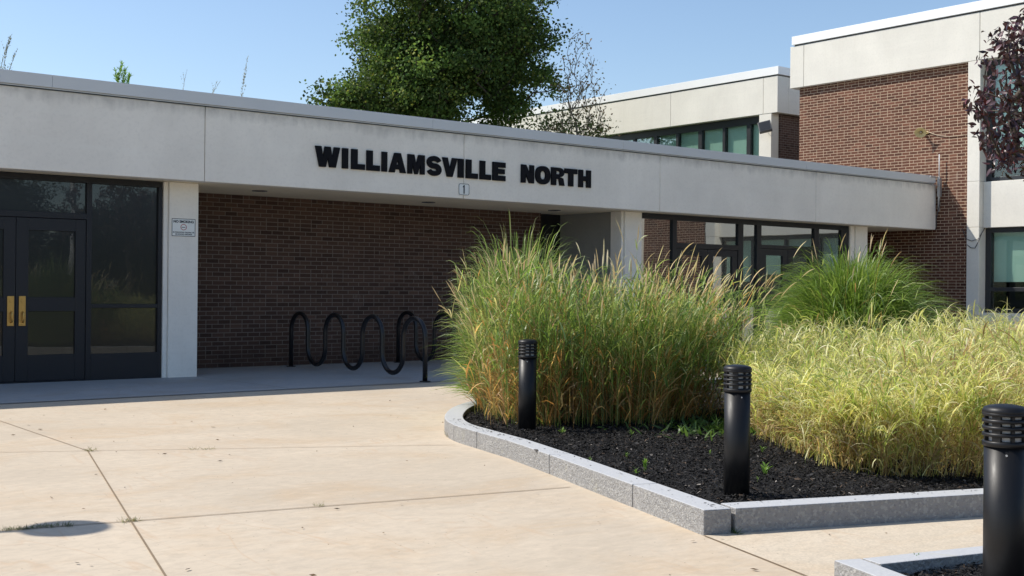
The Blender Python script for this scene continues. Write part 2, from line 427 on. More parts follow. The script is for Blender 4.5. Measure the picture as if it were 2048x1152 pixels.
# front (shaded) run to the right of the corner
def srun(parent, a0, a1, b=0.0, w=KW):
    mb = MB(); mb.prism([P2(a0, b), P2(a1, b), P2(a1, b + w), P2(a0, b + w)], -.05, .135)
    return mb.build('kerb_stone', M['granite'], parent, bevel=.007)
for a0, a1 in ((.186, 2.6), (2.608, 5.0), (5.008, 7.4), (7.408, 9.8), (9.808, 14), (14.008, 21)): srun(kr, a0, a1)

kr2 = thing('planter_kerb', 'low granite kerb of the near planter at the lower right corner', 'kerb')
d2 = np.array([4.23 - 4.337, 2.926 - 3.208]); d2 = d2 / np.linalg.norm(d2)
e2 = np.array([5.158 - 4.439, 2.986 - 3.169]); e2 = e2 / np.linalg.norm(e2)
K0 = np.array([4.337, 3.208]); nr = np.array([-d2[1], d2[0]])   # points to the right, inside the planter
def q2(*p): return [tuple(float(c) for c in x) for x in p]
MB().prism(q2(K0, K0 + d2 * 2.2, K0 + d2 * 2.2 + nr * .13, K0 + nr * .13), -.05, .135).build('kerb_stone', M['granite'], kr2, bevel=.006)
K1 = K0 + nr * .137 + d2*.0; nd = np.array([e2[1], -e2[0]])
MB().prism(q2(K1, K1 + e2 * 3.0, K1 + e2 * 3.0 + nd * .12, K1 + nd * .12), -.05, .135).build('kerb_stone', M['granite'], kr2, bevel=.006)
MB().prism(q2(K1 + e2 * 3.008, K1 + e2 * 8.0, K1 + e2 * 8.0 + nd * .12, K1 + e2 * 3.008 + nd * .12), -.05, .135).build('kerb_stone', M['granite'], kr2, bevel=.006)

def hmulch(x, y): return .085 + .018 * np.sin(x * 2.1 + 1) * np.cos(y * 1.7) + .008 * np.sin(x * 7 + y * 5)
inner = offset(full, KW - .03)
def inside(poly, x, y):
    c = np.zeros(x.shape, bool); n = len(poly)
    for i in range(n):
        x1, y1 = poly[i]; x2, y2 = poly[(i + 1) % n]
        m = ((y1 > y) != (y2 > y)) & (x < (x2 - x1) * (y - y1) / (y2 - y1 + 1e-12) + x1); c ^= m
    return c
POLY = inner[1:] + [(24.2, P2(20.6, .13)[1]), P2(20.5, .13), P2(.14, .13)]
POLY2 = q2(K0 + nr * .12 + d2 * .1, K0 + nr * .12 + e2 * 8 + d2 * .1, K0 + nr * .12 + e2 * 8 + d2 * 2.2, K0 + nr * .12 + d2 * 2.2)
def mulch_bed(name, poly, hz):
    me = bpy.data.meshes.new(name)
    me.from_pydata([(x, y, hz) for x, y in poly], [], [tuple(range(len(poly)))]); me.materials.append(M['soil'])
    o = bpy.data.objects.new(name, me); COL.objects.link(o); o['kind'] = 'structure'; return o
mulch_bed('planter_soil', POLY, .078); mulch_bed('planter_soil', POLY2, .072)

def set_mesh(name, V, F, colr, m, parent=None, smooth_=False, fn=4):
    """V (n,3), F (k,fn) quads, colr (n,3) per-vertex leaf colour"""
    me = bpy.data.meshes.new(name); n = len(V); k = len(F)
    me.vertices.add(n); me.vertices.foreach_set('co', np.ascontiguousarray(V, dtype=np.float32).ravel())
    me.loops.add(k * fn); me.loops.foreach_set('vertex_index', np.ascontiguousarray(F, dtype=np.int32).ravel())
    me.polygons.add(k); me.polygons.foreach_set('loop_start', np.arange(0, k * fn, fn, dtype=np.int32))
    me.polygons.foreach_set('loop_total', np.full(k, fn, dtype=np.int32))
    me.update(calc_edges=True)
    if colr is not None:
        a = me.attributes.new('leaf_colour', 'FLOAT_COLOR', 'POINT')
        a.data.foreach_set('color', np.concatenate([colr, np.ones((n, 1))], 1).astype(np.float32).ravel())
    if smooth_: me.polygons.foreach_set('use_smooth', np.ones(k, bool))
    me.materials.append(m)
    o = bpy.data.objects.new(name, me); COL.objects.link(o)
    if parent: o.parent = parent
    return o

def chips(n, xr, yr, poly, base_z, name='bark_mulch'):
    x = RNG.uniform(*xr, n); y = RNG.uniform(*yr, n); k = inside(poly, x, y); x, y = x[k], y[k]; n = len(x)
    z = base_z + RNG.uniform(.0, .024, n) + .010 * np.sin(x * 5 + 1) * np.cos(y * 4)
    az = RNG.uniform(0, 2 * PI, n); L = RNG.gamma(2.2, .0025, n) + .0025; W = L * RNG.uniform(.18, .5, n)
    tilt = RNG.normal(0, .32, n); roll = RNG.normal(0, .45, n)
    d = np.stack([np.cos(az) * np.cos(tilt), np.sin(az) * np.cos(tilt), np.sin(tilt)], 1)
    s = np.stack([-np.sin(az) * np.cos(roll), np.cos(az) * np.cos(roll), np.sin(roll)], 1)
    c = np.stack([x, y, z], 1)
    V = np.stack([c - d * L[:, None] - s * W[:, None] * .6, c + d * L[:, None] * .9 - s * W[:, None], c + d * L[:, None] + s * W[:, None] * .7, c - d * L[:, None] + s * W[:, None]], 1).reshape(-1, 3)
    F = np.arange(4 * n).reshape(n, 4)
    g = np.exp(RNG.normal(-4.3, .65, n)); col = np.stack([g * 1.05, g, g * .98], 1)
    br = RNG.random(n) < .05; col[br] = np.array([.085, .060, .042]) * RNG.uniform(.5, 1.3, (br.sum(), 1))
    pb = RNG.random(n) < .006; col[pb] = np.array([.3, .27, .24])
    o = set_mesh(name, V, F, np.repeat(col, 4, 0), M['chips']); o['kind'] = 'stuff'; 
    return tag(o, None, None)
o = chips(430000, (4.8, 10.2), (2.6, 10.0), POLY, .084); tag(o, 'black shredded bark mulch covering the main planter', 'mulch')
def spill():
    n = 260; pts = []
    for i in range(n):
        k = random.randint(0, 11); a = np.array(inner[k]); b = np.array(inner[k + 1]); p = a + (b - a) * random.random(); t = (b - a) / np.linalg.norm(b - a)
        q = p + np.array([-t[1], t[0]]) * abs(random.gauss(0, .05)); pts.append((q[0], q[1], .1375))
    for i in range(90): q = P2(random.uniform(.2, 3), .16 - abs(random.gauss(0, .04))); pts.append((q[0], q[1], .1375))
    c = np.array(pts); n = len(c); az = RNG.uniform(0, 2 * PI, n); L = RNG.gamma(2.2, .0025, n) + .002; W = L * RNG.uniform(.2, .5, n)
    d = np.stack([np.cos(az), np.sin(az), np.zeros(n)], 1); s_ = np.stack([-np.sin(az), np.cos(az), RNG.normal(0, .3, n)], 1)
    V = np.stack([c - d * L[:, None], c - s_ * W[:, None], c + d * L[:, None], c + s_ * W[:, None]], 1).reshape(-1, 3)
    g = RNG.uniform(.015, .06, n); o = set_mesh('spilled_mulch', V, np.arange(4 * n).reshape(n, 4), np.repeat(np.stack([g * 1.2, g, g * .9], 1), 4, 0), M['chips'])
    o['kind'] = 'stuff'; tag(o, 'loose mulch crumbs spilled onto the top of the pale kerb', 'mulch')
spill()
o = chips(60000, (4.2, 6.6), (1.0, 3.2), POLY2, .076); tag(o, 'black shredded bark mulch in the near corner planter', 'mulch')

# ------------------------------------------------------------------ entrance wing (low building)
wing = thing('school_entrance_wing', 'long single storey school entrance wing with pale concrete fascia over brick and dark glazing', 'building', (10, 15.7, 0))
def part(mb, name, m, parent=wing, **kw):
    o = mb.build(name, M[m], None, **kw); o.parent = parent
    o.matrix_parent_inverse = Matrix.Translation(-Vector(parent.location)) if parent.type == 'EMPTY' else Matrix()
    return o
YF = 15.736
for a, b in ((-6.10, -1.68), (-1.67, 2.745), (2.755, 7.175), (7.185, 11.583), (11.593, 16.02), (16.03, 20.563), (20.573, 24.93)):
    part(MB().box(a, b, YF, YF + .2, 2.71, 3.735), 'fascia_panel', 'fascia', bevel=.008)
part(MB().box(-6.1, 24.93, YF + .03, YF + .19, 2.74, 3.70), 'fascia_backing', 'roof')
cp = MB()
for a, b in ((-6.12, -.5), (-.497, 5.1), (5.103, 10.95), (10.953, 15.06), (15.063, 20.2), (20.203, 24.86)): cp.box(a, b, YF - .035, YF + .40, 3.765, 3.925)
cp.box(-6.11, 24.85, YF - .008, YF + .38, 3.745, 3.762)
part(cp, 'coping', 'coping', bevel=.003)
part(MB().box(-6.1, 24.84, YF - .016, YF + .3, 3.7355, 3.7445), 'drip_strip', 'frame2')
part(MB().box(-6.08, 24.98, YF + .205, 17.98, 2.716, 2.80), 'soffit', 'soffit')
part(MB().box(-6.08, 24.98, YF + .41, 26.0, 3.50, 3.72), 'roof', 'roof')
# brick at the back of the recesses
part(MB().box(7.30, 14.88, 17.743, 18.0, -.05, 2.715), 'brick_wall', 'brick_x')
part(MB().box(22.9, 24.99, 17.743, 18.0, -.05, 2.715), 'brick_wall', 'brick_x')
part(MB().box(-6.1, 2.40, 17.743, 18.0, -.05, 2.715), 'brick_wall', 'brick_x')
part(MB().box(15.56, 15.70, 16.30, 18.3, -.05, 2.714), 'side_wall', 'plaster')
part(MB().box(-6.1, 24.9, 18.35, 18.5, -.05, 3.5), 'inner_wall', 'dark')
part(MB().box(7.16, 7.29, 16.40, 18.0, -.05, 2.714), 'side_wall', 'plaster')
part(MB().box(22.78, 22.92, 16.40, 18.0, -.05, 2.714), 'side_wall', 'plaster')
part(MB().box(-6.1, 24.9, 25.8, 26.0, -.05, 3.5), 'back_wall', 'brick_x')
part(MB().box(-6.1, -5.9, 15.95, 25.8, -.05, 3.5), 'end_wall', 'brick_y')
# columns
for x0, x1, s in ((6.868, 7.294, 6.80), (15.585, 16.012, 15.52), (22.555, 22.98, 22.40), (2.42, 2.845, None)):
    part(MB().box(x0, x1, 16.18, 16.52, -.02, 2.713), 'column', 'column', bevel=.008)
    if s: part(MB().box(s, x0 - .006, 16.215, 16.5, -.02, 2.712), 'column_return', 'column', bevel=.004)
# door set at the left: two leaves between glazed side panels
Yd = 16.24
def frame_bars(bars, name, parent=wing, m='frame', y0=None, y1=None, bevel=.003):
    mb = MB()
    for x0, x1, z0, z1 in bars: mb.box(x0, x1, (Yd if y0 is None else y0), (Yd + .11 if y1 is None else y1), z0, z1)
    return part(mb, name, m, parent, bevel=bevel)
def pane(x0, x1, z0, z1, m, par, y=Yd + .04):
    o = MB().box(x0, x1, y, y + .012, z0, z1).build('glass_pane', M[m]); o.parent = par; return o
ent = frame_bars([(2.90, 6.79, 2.63, 2.712), (2.90, 6.79, 0, .02), (5.744, 5.815, .02, 2.63), (3.865, 3.936, .02, 2.63), (2.90, 2.96, .02, 2.63), (6.735, 6.79, .02, 2.63),
                  (3.936, 5.744, 2.146, 2.225), (5.815, 6.735, .969, 1.022), (2.96, 3.865, .969, 1.022), (5.815, 6.735, .02, .355), (2.96, 3.865, .02, .355)], 'entrance_frame')
for z in (ent,):
    pane(3.936, 5.744, 2.225, 2.63, 'door_glass', z); pane(5.815, 6.735, 1.022, 2.63, 'door_glass', z); pane(5.815, 6.735, .355, .969, 'door_glass', z)
    pane(2.96, 3.865, 1.022, 2.63, 'door_glass', z); pane(2.96, 3.865, .355, .969, 'door_glass', z)
def handle(xc, par):
    mb2 = MB(); mb2.box(xc - .042, xc + .042, Yd - .004, Yd + .012, .742, 1.126)
    mb2.tube([(xc + .006, Yd - .006, .79), (xc + .006, Yd - .045, .80), (xc + .006, Yd - .05, .86), (xc + .006, Yd - .045, .91), (xc + .006, Yd - .006, .92)], .012, 8)
    mb2.tube([(xc, Yd - .012, 1.06), (xc, Yd - .002, 1.06)], .018, 14)
    o = mb2.build('handle', M['brass'], bevel=.002); o.parent = par; return o
def door_leaf(x0, x1, g0, g1, hx):
    d = frame_bars([(x0, g0, .025, 2.14), (g1, x1, .025, 2.14), (g0, g1, 1.98, 2.14), (g0, g1, .927, 1.112), (g0, g1, .025, .362)], 'door', y0=Yd + .012, y1=Yd + .065)
    pane(g0, g1, 1.112, 1.98, 'door_glass', d); pane(g0, g1, .362, .927, 'door_glass', d)
    handle(hx, d); return d
door_leaf(3.94, 4.838, 4.08, 4.69, 4.777); door_leaf(4.844, 5.740, 5.0, 5.604, 4.922)
# dark door at the back corner of the recess
bd = frame_bars([(14.90, 15.54, 0, 2.712)], 'service_door', y0=17.95, y1=18.02)
# lobby glazing between the columns
lob = frame_bars([(16.016, 22.38, 2.612, 2.711), (16.016, 22.38, 0, .10), (16.016, 16.05, .1, 2.612), (16.892, 17.008, .1, 2.612), (18.765, 18.92, .1, 2.612), (19.332, 19.473, .1, 2.612), (21.184, 21.348, .1, 2.612), (22.11, 22.38, .1, 2.612),
                  (17.008, 18.765, 2.085, 2.185), (19.473, 21.184, 2.147, 2.222)], 'lobby_frame')
for a, b, z0, z1 in ((16.05, 16.892, .1, 2.612), (18.92, 19.332, .1, 2.612), (21.348, 22.11, .1, 2.612), (17.008, 18.765, 2.185, 2.612), (19.473, 21.184, 2.222, 2.612)):
    pane(a, b, z0, z1, 'lobby_glass', lob)
for x0, x1, zt in ((17.012, 17.884, 2.08), (17.890, 18.761, 2.08), (19.477, 20.325, 2.142), (20.331, 21.18, 2.142)):
    g0, g1 = x0 + .16, x1 - .16
    d = frame_bars([(x0, g0, .105, zt), (g1, x1, .105, zt), (g0, g1, zt - .13, zt), (g0, g1, .93, 1.10), (g0, g1, .105, .36)], 'door', y0=Yd + .012, y1=Yd + .065)
    pane(g0, g1, 1.10, zt - .13, 'lobby_glass', d); pane(g0, g1, .36, .93, 'lobby_glass', d)
# recessed lights in the soffit
for x, y in ((8.51, 16.72), (11.70, 16.88), (14.51, 16.92), (5.3, 16.0)):
    if x < 6: continue
    m_ = MB(); m_.lathe([(.115, 2.7155), (.115, 2.706), (.085, 2.706), (.080, 2.7155)], 24, (x, y))
    rg = part(m_, 'soffit_light', 'grey_box')
    m_ = MB(); m_.lathe([(.0, 2.7135), (.0805, 2.7135)], 24, (x, y)); o = m_.build('lamp_lens', M['dark']); o.parent = rg

# ------------------------------------------------------------------ lettering
def curve_obj(name, splines, m, loc, parent=None, ext=.011, bev=.0025, rot=(PI / 2, 0, 0)):
    cu = bpy.data.curves.new(name, 'CURVE'); cu.dimensions = '2D'; cu.fill_mode = 'BOTH'; cu.extrude = ext; cu.bevel_depth = bev
    for pts in splines:
        sp = cu.splines.new('POLY'); sp.points.add(len(pts) - 1); sp.use_cyclic_u = True
        for q, (x, y) in zip(sp.points, pts): q.co = (x, y, 0, 1)
    cu.materials.append(m)
    o = bpy.data.objects.new(name, cu); COL.objects.link(o); o.location = loc; o.rotation_euler = rot
    if parent: o.parent = parent
    return o
def ell(cx, cy, rx, ry, n=40, p=2.4):
    r = []
    for k in range(n):
        t = 2 * PI * k / n; c, s = math.cos(t), math.sin(t)
        r.append((cx + rx * math.copysign(abs(c) ** (2 / p), c), cy + ry * math.copysign(abs(s) ** (2 / p), s)))
    return r
def stroke(pts, th):
    P = [np.array(p, float) for p in pts]; L = []; R = []
    for i, p in enumerate(P):
        d = P[min(i + 1, len(P) - 1)] - P[max(i - 1, 0)]; d /= np.linalg.norm(d); n = np.array([-d[1], d[0]])
        t = th(i / (len(P) - 1)) if callable(th) else th
        L.append(tuple(p + n * t / 2)); R.append(tuple(p - n * t / 2))
    return L + R[::-1]
def glyph(c, w, h, s=.10):
    b = .078
    if c == 'I': return [[(0, 0), (w, 0), (w, h), (0, h)]]
    if c == 'L': return [[(0, 0), (w, 0), (w, b), (s, b), (s, h), (0, h)]]
    if c == 'E': return [[(0, 0), (w, 0), (w, b), (s, b), (s, h * .5 - b / 2 + .004), (w * .94, h * .5 - b / 2 + .004), (w * .94, h * .5 + b / 2), (s, h * .5 + b / 2), (s, h - b), (w, h - b), (w, h), (0, h)]]
    if c == 'H': return [[(0, 0), (s * .93, 0), (s * .93, .37 * h), (w - s * .93, .37 * h), (w - s * .93, 0), (w, 0), (w, h), (w - s * .93, h), (w - s * .93, .64 * h), (s * .93, .64 * h), (s * .93, h), (0, h)]]
    if c == 'T': return [[((w - s) / 2, 0), ((w + s) / 2, 0), ((w + s) / 2, h - b), (w, h - b), (w, h), (0, h), (0, h - b), ((w - s) / 2, h - b)]]
    if c == 'N': return [[(0, 0), (s * .85, 0), (s * .85, .52 * h), (w - s * .95, 0), (w, 0), (w, h), (w - s * .85, h), (w - s * .85, .48 * h), (s * .95, h), (0, h)]]
    if c == 'M': return [[(0, 0), (.25 * w, 0), (.25 * w, .60 * h), (.42 * w, 0), (.58 * w, 0), (.75 * w, .60 * h), (.75 * w, 0), (w, 0), (w, h), (.64 * w, h), (.5 * w, .45 * h), (.36 * w, h), (0, h)]]
    if c == 'W': return [[(.17 * w, 0), (.42 * w, 0), (.5 * w, .52 * h), (.58 * w, 0), (.83 * w, 0), (w, h), (.77 * w, h), (.69 * w, .42 * h), (.61 * w, h), (.39 * w, h), (.31 * w, .42 * h), (.23 * w, h), (0, h)]]
    if c == 'V': return [[(.33 * w, 0), (.67 * w, 0), (w, h), (.67 * w, h), (.5 * w, .36 * h), (.33 * w, h), (0, h)]]
    if c == 'A': return [[(0, 0), (.32 * w, 0), (.36 * w, .17 * h), (.64 * w, .17 * h), (.68 * w, 0), (w, 0), (.68 * w, h), (.32 * w, h)], [(.42 * w, .40 * h), (.5 * w, .74 * h), (.58 * w, .40 * h)]]
    if c == 'O': return [ell(w / 2, h / 2, w / 2, h / 2 + .003), ell(w / 2, h / 2, w / 2 - s * .98, h / 2 - b * .95)[::-1]]
    if c == 'R':
        arc = [(.58 * w + .40 * w * math.sin(t), .735 * h + .265 * h * math.cos(t)) for t in np.linspace(0, PI, 14)]
        arc2 = [(.56 * w + .12 * w * math.sin(t), .72 * h + .10 * h * math.cos(t)) for t in np.linspace(0, PI, 10)]
        return [[(0, 0), (0, h)] + arc + [(.9 * w, .40 * h), (w, 0), (.66 * w, 0), (.58 * w, .36 * h), (s, .37 * h), (s, 0)], [(s, .82 * h)] + arc2 + [(s, .62 * h)]]
    if c == 'S':
        cl = []; th = .068; ry = (h + .006 - th) / 4; rx = w / 2 - .038
        for a in np.linspace(math.radians(12), math.radians(268), 26): cl.append((w / 2 + rx * math.cos(a), h + .003 - th / 2 - ry + ry * math.sin(a)))
        for a in np.linspace(math.radians(84), math.radians(-168), 26): cl.append((w / 2 + rx * math.cos(a), -.003 + th / 2 + ry + ry * math.sin(a)))
        return [stroke(cl, lambda t: th + .012 * math.sin(PI * t))]
LX = [(8.885, 9.292), (9.338, 9.432), (9.495, 9.723), (9.761, 9.987), (10.029, 10.118), (10.16, 10.459), (10.5, 10.809), (10.86, 11.128), (11.153, 11.436), (11.458, 11.562), (11.616, 11.845), (11.893, 12.112), (12.153, 12.41), (12.752, 13.018), (13.058, 13.373), (13.406, 13.691), (13.704, 13.982), (14.024, 14.298)]
name_sign = thing('building_name_lettering', 'black block letters reading WILLIAMSVILLE NORTH mounted on the entrance fascia', 'lettering', (8.885, YF - .018, 3.04))
for ch, (a, b) in zip('WILLIAMSVILLENORTH', LX):
    curve_obj('letter', glyph(ch, b - a, .295), M['letter'], (a - 8.885, 0, 0), name_sign, ext=.015)
num = thing('entrance_number_sign', 'small white plate with the number 1 below the black lettering', 'sign', (11.483, YF, 2.766))
def rrect(x0, y0, x1, y1, r, n=6):
    pts = []
    for cx, cy, a0 in ((x1 - r, y1 - r, 0), (x0 + r, y1 - r, 90), (x0 + r, y0 + r, 180), (x1 - r, y0 + r, 270)):
        for k in range(n + 1):
            t = math.radians(a0 + 90 * k / n); pts.append((cx + r * math.cos(t), cy + r * math.sin(t)))
    return pts
curve_obj('plate', [rrect(0, 0, .205, .18, .03)], M['sign_white'], (0, -.006, 0), num, ext=.003, bev=0)
curve_obj('border', [rrect(.0, .0, .205, .18, .03), rrect(.006, .006, .199, .174, .026)[::-1]], M['ink'], (0, -.0115, 0), num, ext=.001, bev=0)
curve_obj('numeral', [[(.092, .022), (.115, .022), (.115, .158), (.100, .158), (.078, .135), (.078, .118), (.092, .126)]], M['ink'], (0, -.0115, 0), num, ext=.001, bev=0)

def text_obj(s, size, m, loc, parent, sx=1, name='lettering', off=0, align='CENTER', rot=(PI / 2, 0, 0)):
    cu = bpy.data.curves.new(name, 'FONT'); cu.body = s; cu.size = size; cu.align_x = align; cu.extrude = .0006; cu.offset = off
    cu.materials.append(m); o = bpy.data.objects.new(name, cu); COL.objects.link(o)
    o.location = loc; o.rotation_euler = rot; o.scale = (sx, 1, 1); o.parent = parent; return o
ns = thing('no_smoking_sign', 'white NO SMOKING sign on the pale column beside the entrance doors', 'sign', (6.90, 16.18, 1.966))
w_, h_ = .345, .245
curve_obj('plate', [rrect(0, 0, w_, h_, .006)], M['sign_white'], (0, -.004, 0), ns, ext=.003, bev=0)
curve_obj('border', [rrect(0, 0, w_, h_, .006), rrect(.007, .007, w_ - .007, h_ - .007, .004)[::-1]], M['ink'], (0, -.008, 0), ns, ext=.0008, bev=0)
text_obj('NO SMOKING', .048, M['ink'], (w_ / 2, -.0082, .188), ns, .98, off=.0018)
text_obj('IN THE SCHOOL BUILDING OR', .0235, M['ink'], (w_ / 2, -.0082, .047), ns, .95, off=.0008)
text_obj('ON SCHOOL GROUNDS', .0235, M['ink'], (w_ / 2, -.0082, .020), ns, .95, off=.0008)
curve_obj('prohibition_symbol', [ell(w_ / 2, .128, .045, .043, 32, 2), ell(w_ / 2, .128, .037, .035, 32, 2)[::-1]], M['red_ink'], (0, -.0082, 0), ns, ext=.0006, bev=0)
curve_obj('cigarette', [[(w_ / 2 - .03, .121), (w_ / 2 + .024, .121), (w_ / 2 + .024, .129), (w_ / 2 - .03, .129)]], M['ink'], (0, -.0082, 0), ns, ext=.0006, bev=0)

# ------------------------------------------------------------------ brick classroom building, right
rb = thing('brick_classroom_building', 'two storey red brick school building at the right, sunlit, with pale concrete bands', 'building', (25, 10, 0))
def partr(mb, name, m, parent=None, **kw):
    root = rb; o = mb.build(name, M[m], None, **kw); o.parent = parent or root
    if parent is None: o.matrix_parent_inverse = Matrix.Translation(-Vector(root.location))
    return o
XB = 25.0
YN = 19.66
partr(MB().box(XB, XB + .3, 14.80, YN, -.05, 6.43), 'brick_wall', 'brick_y')
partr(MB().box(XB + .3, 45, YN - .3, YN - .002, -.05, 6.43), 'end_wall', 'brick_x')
for a, b in ((19.445, 19.865), (14.655, 19.435), (9.87, 14.645), (5.08, 9.86), (.29, 5.07), (-4.5, .28), (-9.3, -4.51)):
    partr(MB().box(XB - .13, XB + .35, a, b, 6.42, 7.475), 'fascia_panel', 'fascia_high', bevel=.01)
partr(MB().box(XB + .355, 45, 19.5, 19.864, 6.42, 7.475), 'fascia_panel', 'fascia_high', bevel=.01)
cp = MB(); cp.box(XB - .16, XB + .55, -9.4, 19.80, 7.51, 7.72); cp.box(XB + .552, 45, 19.3, 19.80, 7.51, 7.72)
partr(cp, 'coping', 'coping_white', bevel=.004)
partr(MB().box(XB - .10, 45, -9.3, 19.75, 7.476, 7.508), 'drip_strip', 'frame2')
partr(MB().box(XB + .36, 45, -9.3, 19.4, 7.2, 7.4), 'roof', 'roof')
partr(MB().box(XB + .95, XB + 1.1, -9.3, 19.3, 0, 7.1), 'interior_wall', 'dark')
partr(MB().box(XB + .31, XB + 1.0, -9.3, 14.6, 2.9, 3.5), 'floor_slab', 'dark')
PIL = [14.93, 10.20, 7.35, 2.56, -2.23, -7.02]
for k, y1 in enumerate(PIL):
    for z0, z1 in ((-.05, 2.73), (2.734, 3.745), (3.749, 6.418)):
        partr(MB().box(XB - .125, XB + .24, y1 - .30, y1, z0, z1), 'pillar', 'fascia_high', bevel=.008)
def rwin(y0, y1, z0, z1, lower):
    n = 4; x = XB + .14; mb = MB()
    F = .13
    mb.box(x, x + .1, y0, y1, z1 - .10, z1); mb.box(x, x + .1, y0, y1, z0, z0 + .09)
    step = (y1 - y0 - F) / n
    ys = [y1 - F - step * k for k in range(n + 1)]
    mb.box(x, x + .1, y1 - F, y1, z0 + .09, z1 - .10)
    for k in range(1, n): mb.box(x, x + .1, ys[k] - .04, ys[k] + .04, z0 + .09, z1 - .1)
    mb.box(x, x + .1, y0, y0 + .06, z0 + .09, z1 - .10)
    tz = z0 + (.52 if lower else .55)
    bars = []
    for k in range(n):
        a = ys[k + 1] + (.04 if k < n - 1 else .06); b = ys[k] - (.04 if k else 0)
        mb.box(x, x + .1, a, b, tz - .05, tz + .04)
        bars.append((a, b))
    fr = partr(mb, 'window', 'frame2', bevel=.004)
    for k, (a, b) in enumerate(bars):
        o = partr(MB().box(x + .045, x + .055, a, b, tz + .04, z1 - .1), 'glass_pane', 'window_glass', fr)
        o = partr(MB().box(x + .045, x + .055, a, b, z0 + .09, tz - .05), 'glass_pane', 'window_glass', fr)
        dz = [.12, .9, .3, .12][k]
        partr(MB().box(x + .17, x + .175, a - .02, b + .02, tz + .04 + dz, z1 - .08), 'blind', 'blind', fr)
for k in range(5):
    y1 = PIL[k] - .30; y0 = PIL[k + 1]
    if k == 1:
        partr(MB().box(XB, XB + .3, y0 + .002, y1 - .002, -.05, 6.415), 'brick_wall', 'brick_y'); continue
    rwin(y0, y1, 3.745, 6.42, False); rwin(y0, y1, .85, 2.715, True)
    partr(MB().box(XB + .03, XB + .28, y0 + .002, y1 - .002, 2.722, 3.738), 'spandrel_panel', 'fascia_high', bevel=.008)
    partr(MB().box(XB + .03, XB + .28, y0 + .002, y1 - .002, -.05, .845), 'spandrel_panel', 'fascia_high', bevel=.008)

# second classroom block further back
b2 = thing('brick_classroom_building', 'further school block behind the entrance roof with a ribbon of pale green windows', 'building', (28, 30, 0))
def part2(mb, name, m, parent=None, **kw):
    o = mb.build(name, M[m], None, **kw); o.parent = parent or b2
    if parent is None: o.matrix_parent_inverse = Matrix.Translation(-Vector(b2.location))
    return o
X2 = 28.0
for a, b in ((22.70, 23.22), (23.23, 26.93), (26.94, 31.7), (31.71, 36.5), (36.51, 44)):
    part2(MB().box(X2 - .13, X2 + .35, a, b, 6.42, 7.475), 'fascia_panel', 'fascia_high', bevel=.01)
part2(MB().box(X2 + .355, 45, 22.70, 23.1, 6.42, 7.475), 'fascia_panel', 'fascia_high', bevel=.01)
cp = MB(); cp.box(X2 - .16, X2 + .6, 22.66, 44, 7.51, 7.74); cp.box(X2 + .602, 45, 22.66, 23.2, 7.51, 7.74); part2(cp, 'coping', 'coping_white', bevel=.004)
part2(MB().box(X2 - .1, 45, 22.75, 44, 7.476, 7.508), 'drip_strip', 'frame2')
part2(MB().box(X2 + .36, 45, 23.11, 44, 7.2, 7.4), 'roof', 'roof')
part2(MB().box(X2 + .22, 45, 22.88, 23.15, -.05, 6.42), 'end_wall', 'brick_x')
part2(MB().box(X2 - .12, X2 + .215, 22.93, 23.38, -.05, 6.418), 'pillar', 'fascia_high', bevel=.008)
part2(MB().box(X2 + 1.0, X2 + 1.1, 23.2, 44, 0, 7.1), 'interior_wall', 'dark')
part2(MB().box(X2 + .05, X2 + .3, 23.39, 44, -.05, 4.6), 'spandrel_panel', 'fascia_high', bevel=.008)
wf = MB(); x = X2 + .06; Y0 = 23.385
wf.box(x, x + .1, Y0, 44, 6.20, 6.418); wf.box(x, x + .1, Y0, 44, 4.6, 4.7)
ms = [23.93 + .965 * k for k in range(21)]
for k, y in enumerate(ms): wf.box(x, x + .1, y - (.075 if k % 2 == 0 else .05), y + (.075 if k % 2 == 0 else .05), 4.7, 6.20)
wf.box(x, x + .1, Y0, Y0 + .02, 4.7, 6.2)
wfo = part2(wf, 'window', 'frame2', bevel=.004)
prev = Y0 + .02
for k, y in enumerate(ms):
    hw = .075 if k % 2 == 0 else .05
    part2(MB().box(x + .045, x + .055, prev, y - hw, 4.7, 6.20), 'glass_pane', 'window_glass', wfo)
    part2(MB().box(x + .16, x + .165, prev - .02, y - hw + .02, 4.9 + random.choice([0, 0, .15]), 6.22), 'blind', 'blind', wfo)
    prev = y + hw

# ------------------------------------------------------------------ fittings on the walls
hs = thing('horn_speaker', 'cream horn loudspeaker mounted on the sunlit brick wall', 'loudspeaker', (24.99, 16.0, 4.96)); hs.scale = (.68, .68, .68)
a_ = Vector((-.80, -.30, -.28)).normalized()       # horn axis, mouth end
o_ = Vector((-.15, .14, .02))
def cone(axis, org, prof, n=28, aspect=1.0):
    z = axis; xx = z.cross(Vector((0, 0, 1))).normalized(); yy = xx.cross(z)
    vs = []; fs = []
    for r, d in prof:
        for k in range(n):
            t = 2 * PI * k / n; vs.append(org + z * d + xx * (r * aspect * math.cos(t)) + yy * (r * math.sin(t)))
    for i in range(len(prof) - 1):
        for k in range(n): fs.append((i * n + k, i * n + (k + 1) % n, (i + 1) * n + (k + 1) % n, (i + 1) * n + k))
    return vs, fs
m_ = MB(); m_.add(*cone(a_, o_, [(.028, -.02), (.035, .04), (.055, .09), (.10, .13), (.165, .16), (.172, .163), (.165, .156), (.098, .122), (.05, .08), (.03, .03)], aspect=1.15), True)
m_.build('horn', M['horn'], hs)
m_ = MB(); m_.add(*cone(a_, o_, [(.0, .13), (.03, .128), (.036, .10), (.03, .05), (0, .03)]), True); m_.build('throat_plug', M['cable_pale'], hs)
m_ = MB(); m_.add(*cone(a_, o_, [(0, -.11), (.045, -.11), (.052, -.09), (.052, -.02), (.0, -.018)]), True); m_.build('driver', M['horn'], hs)
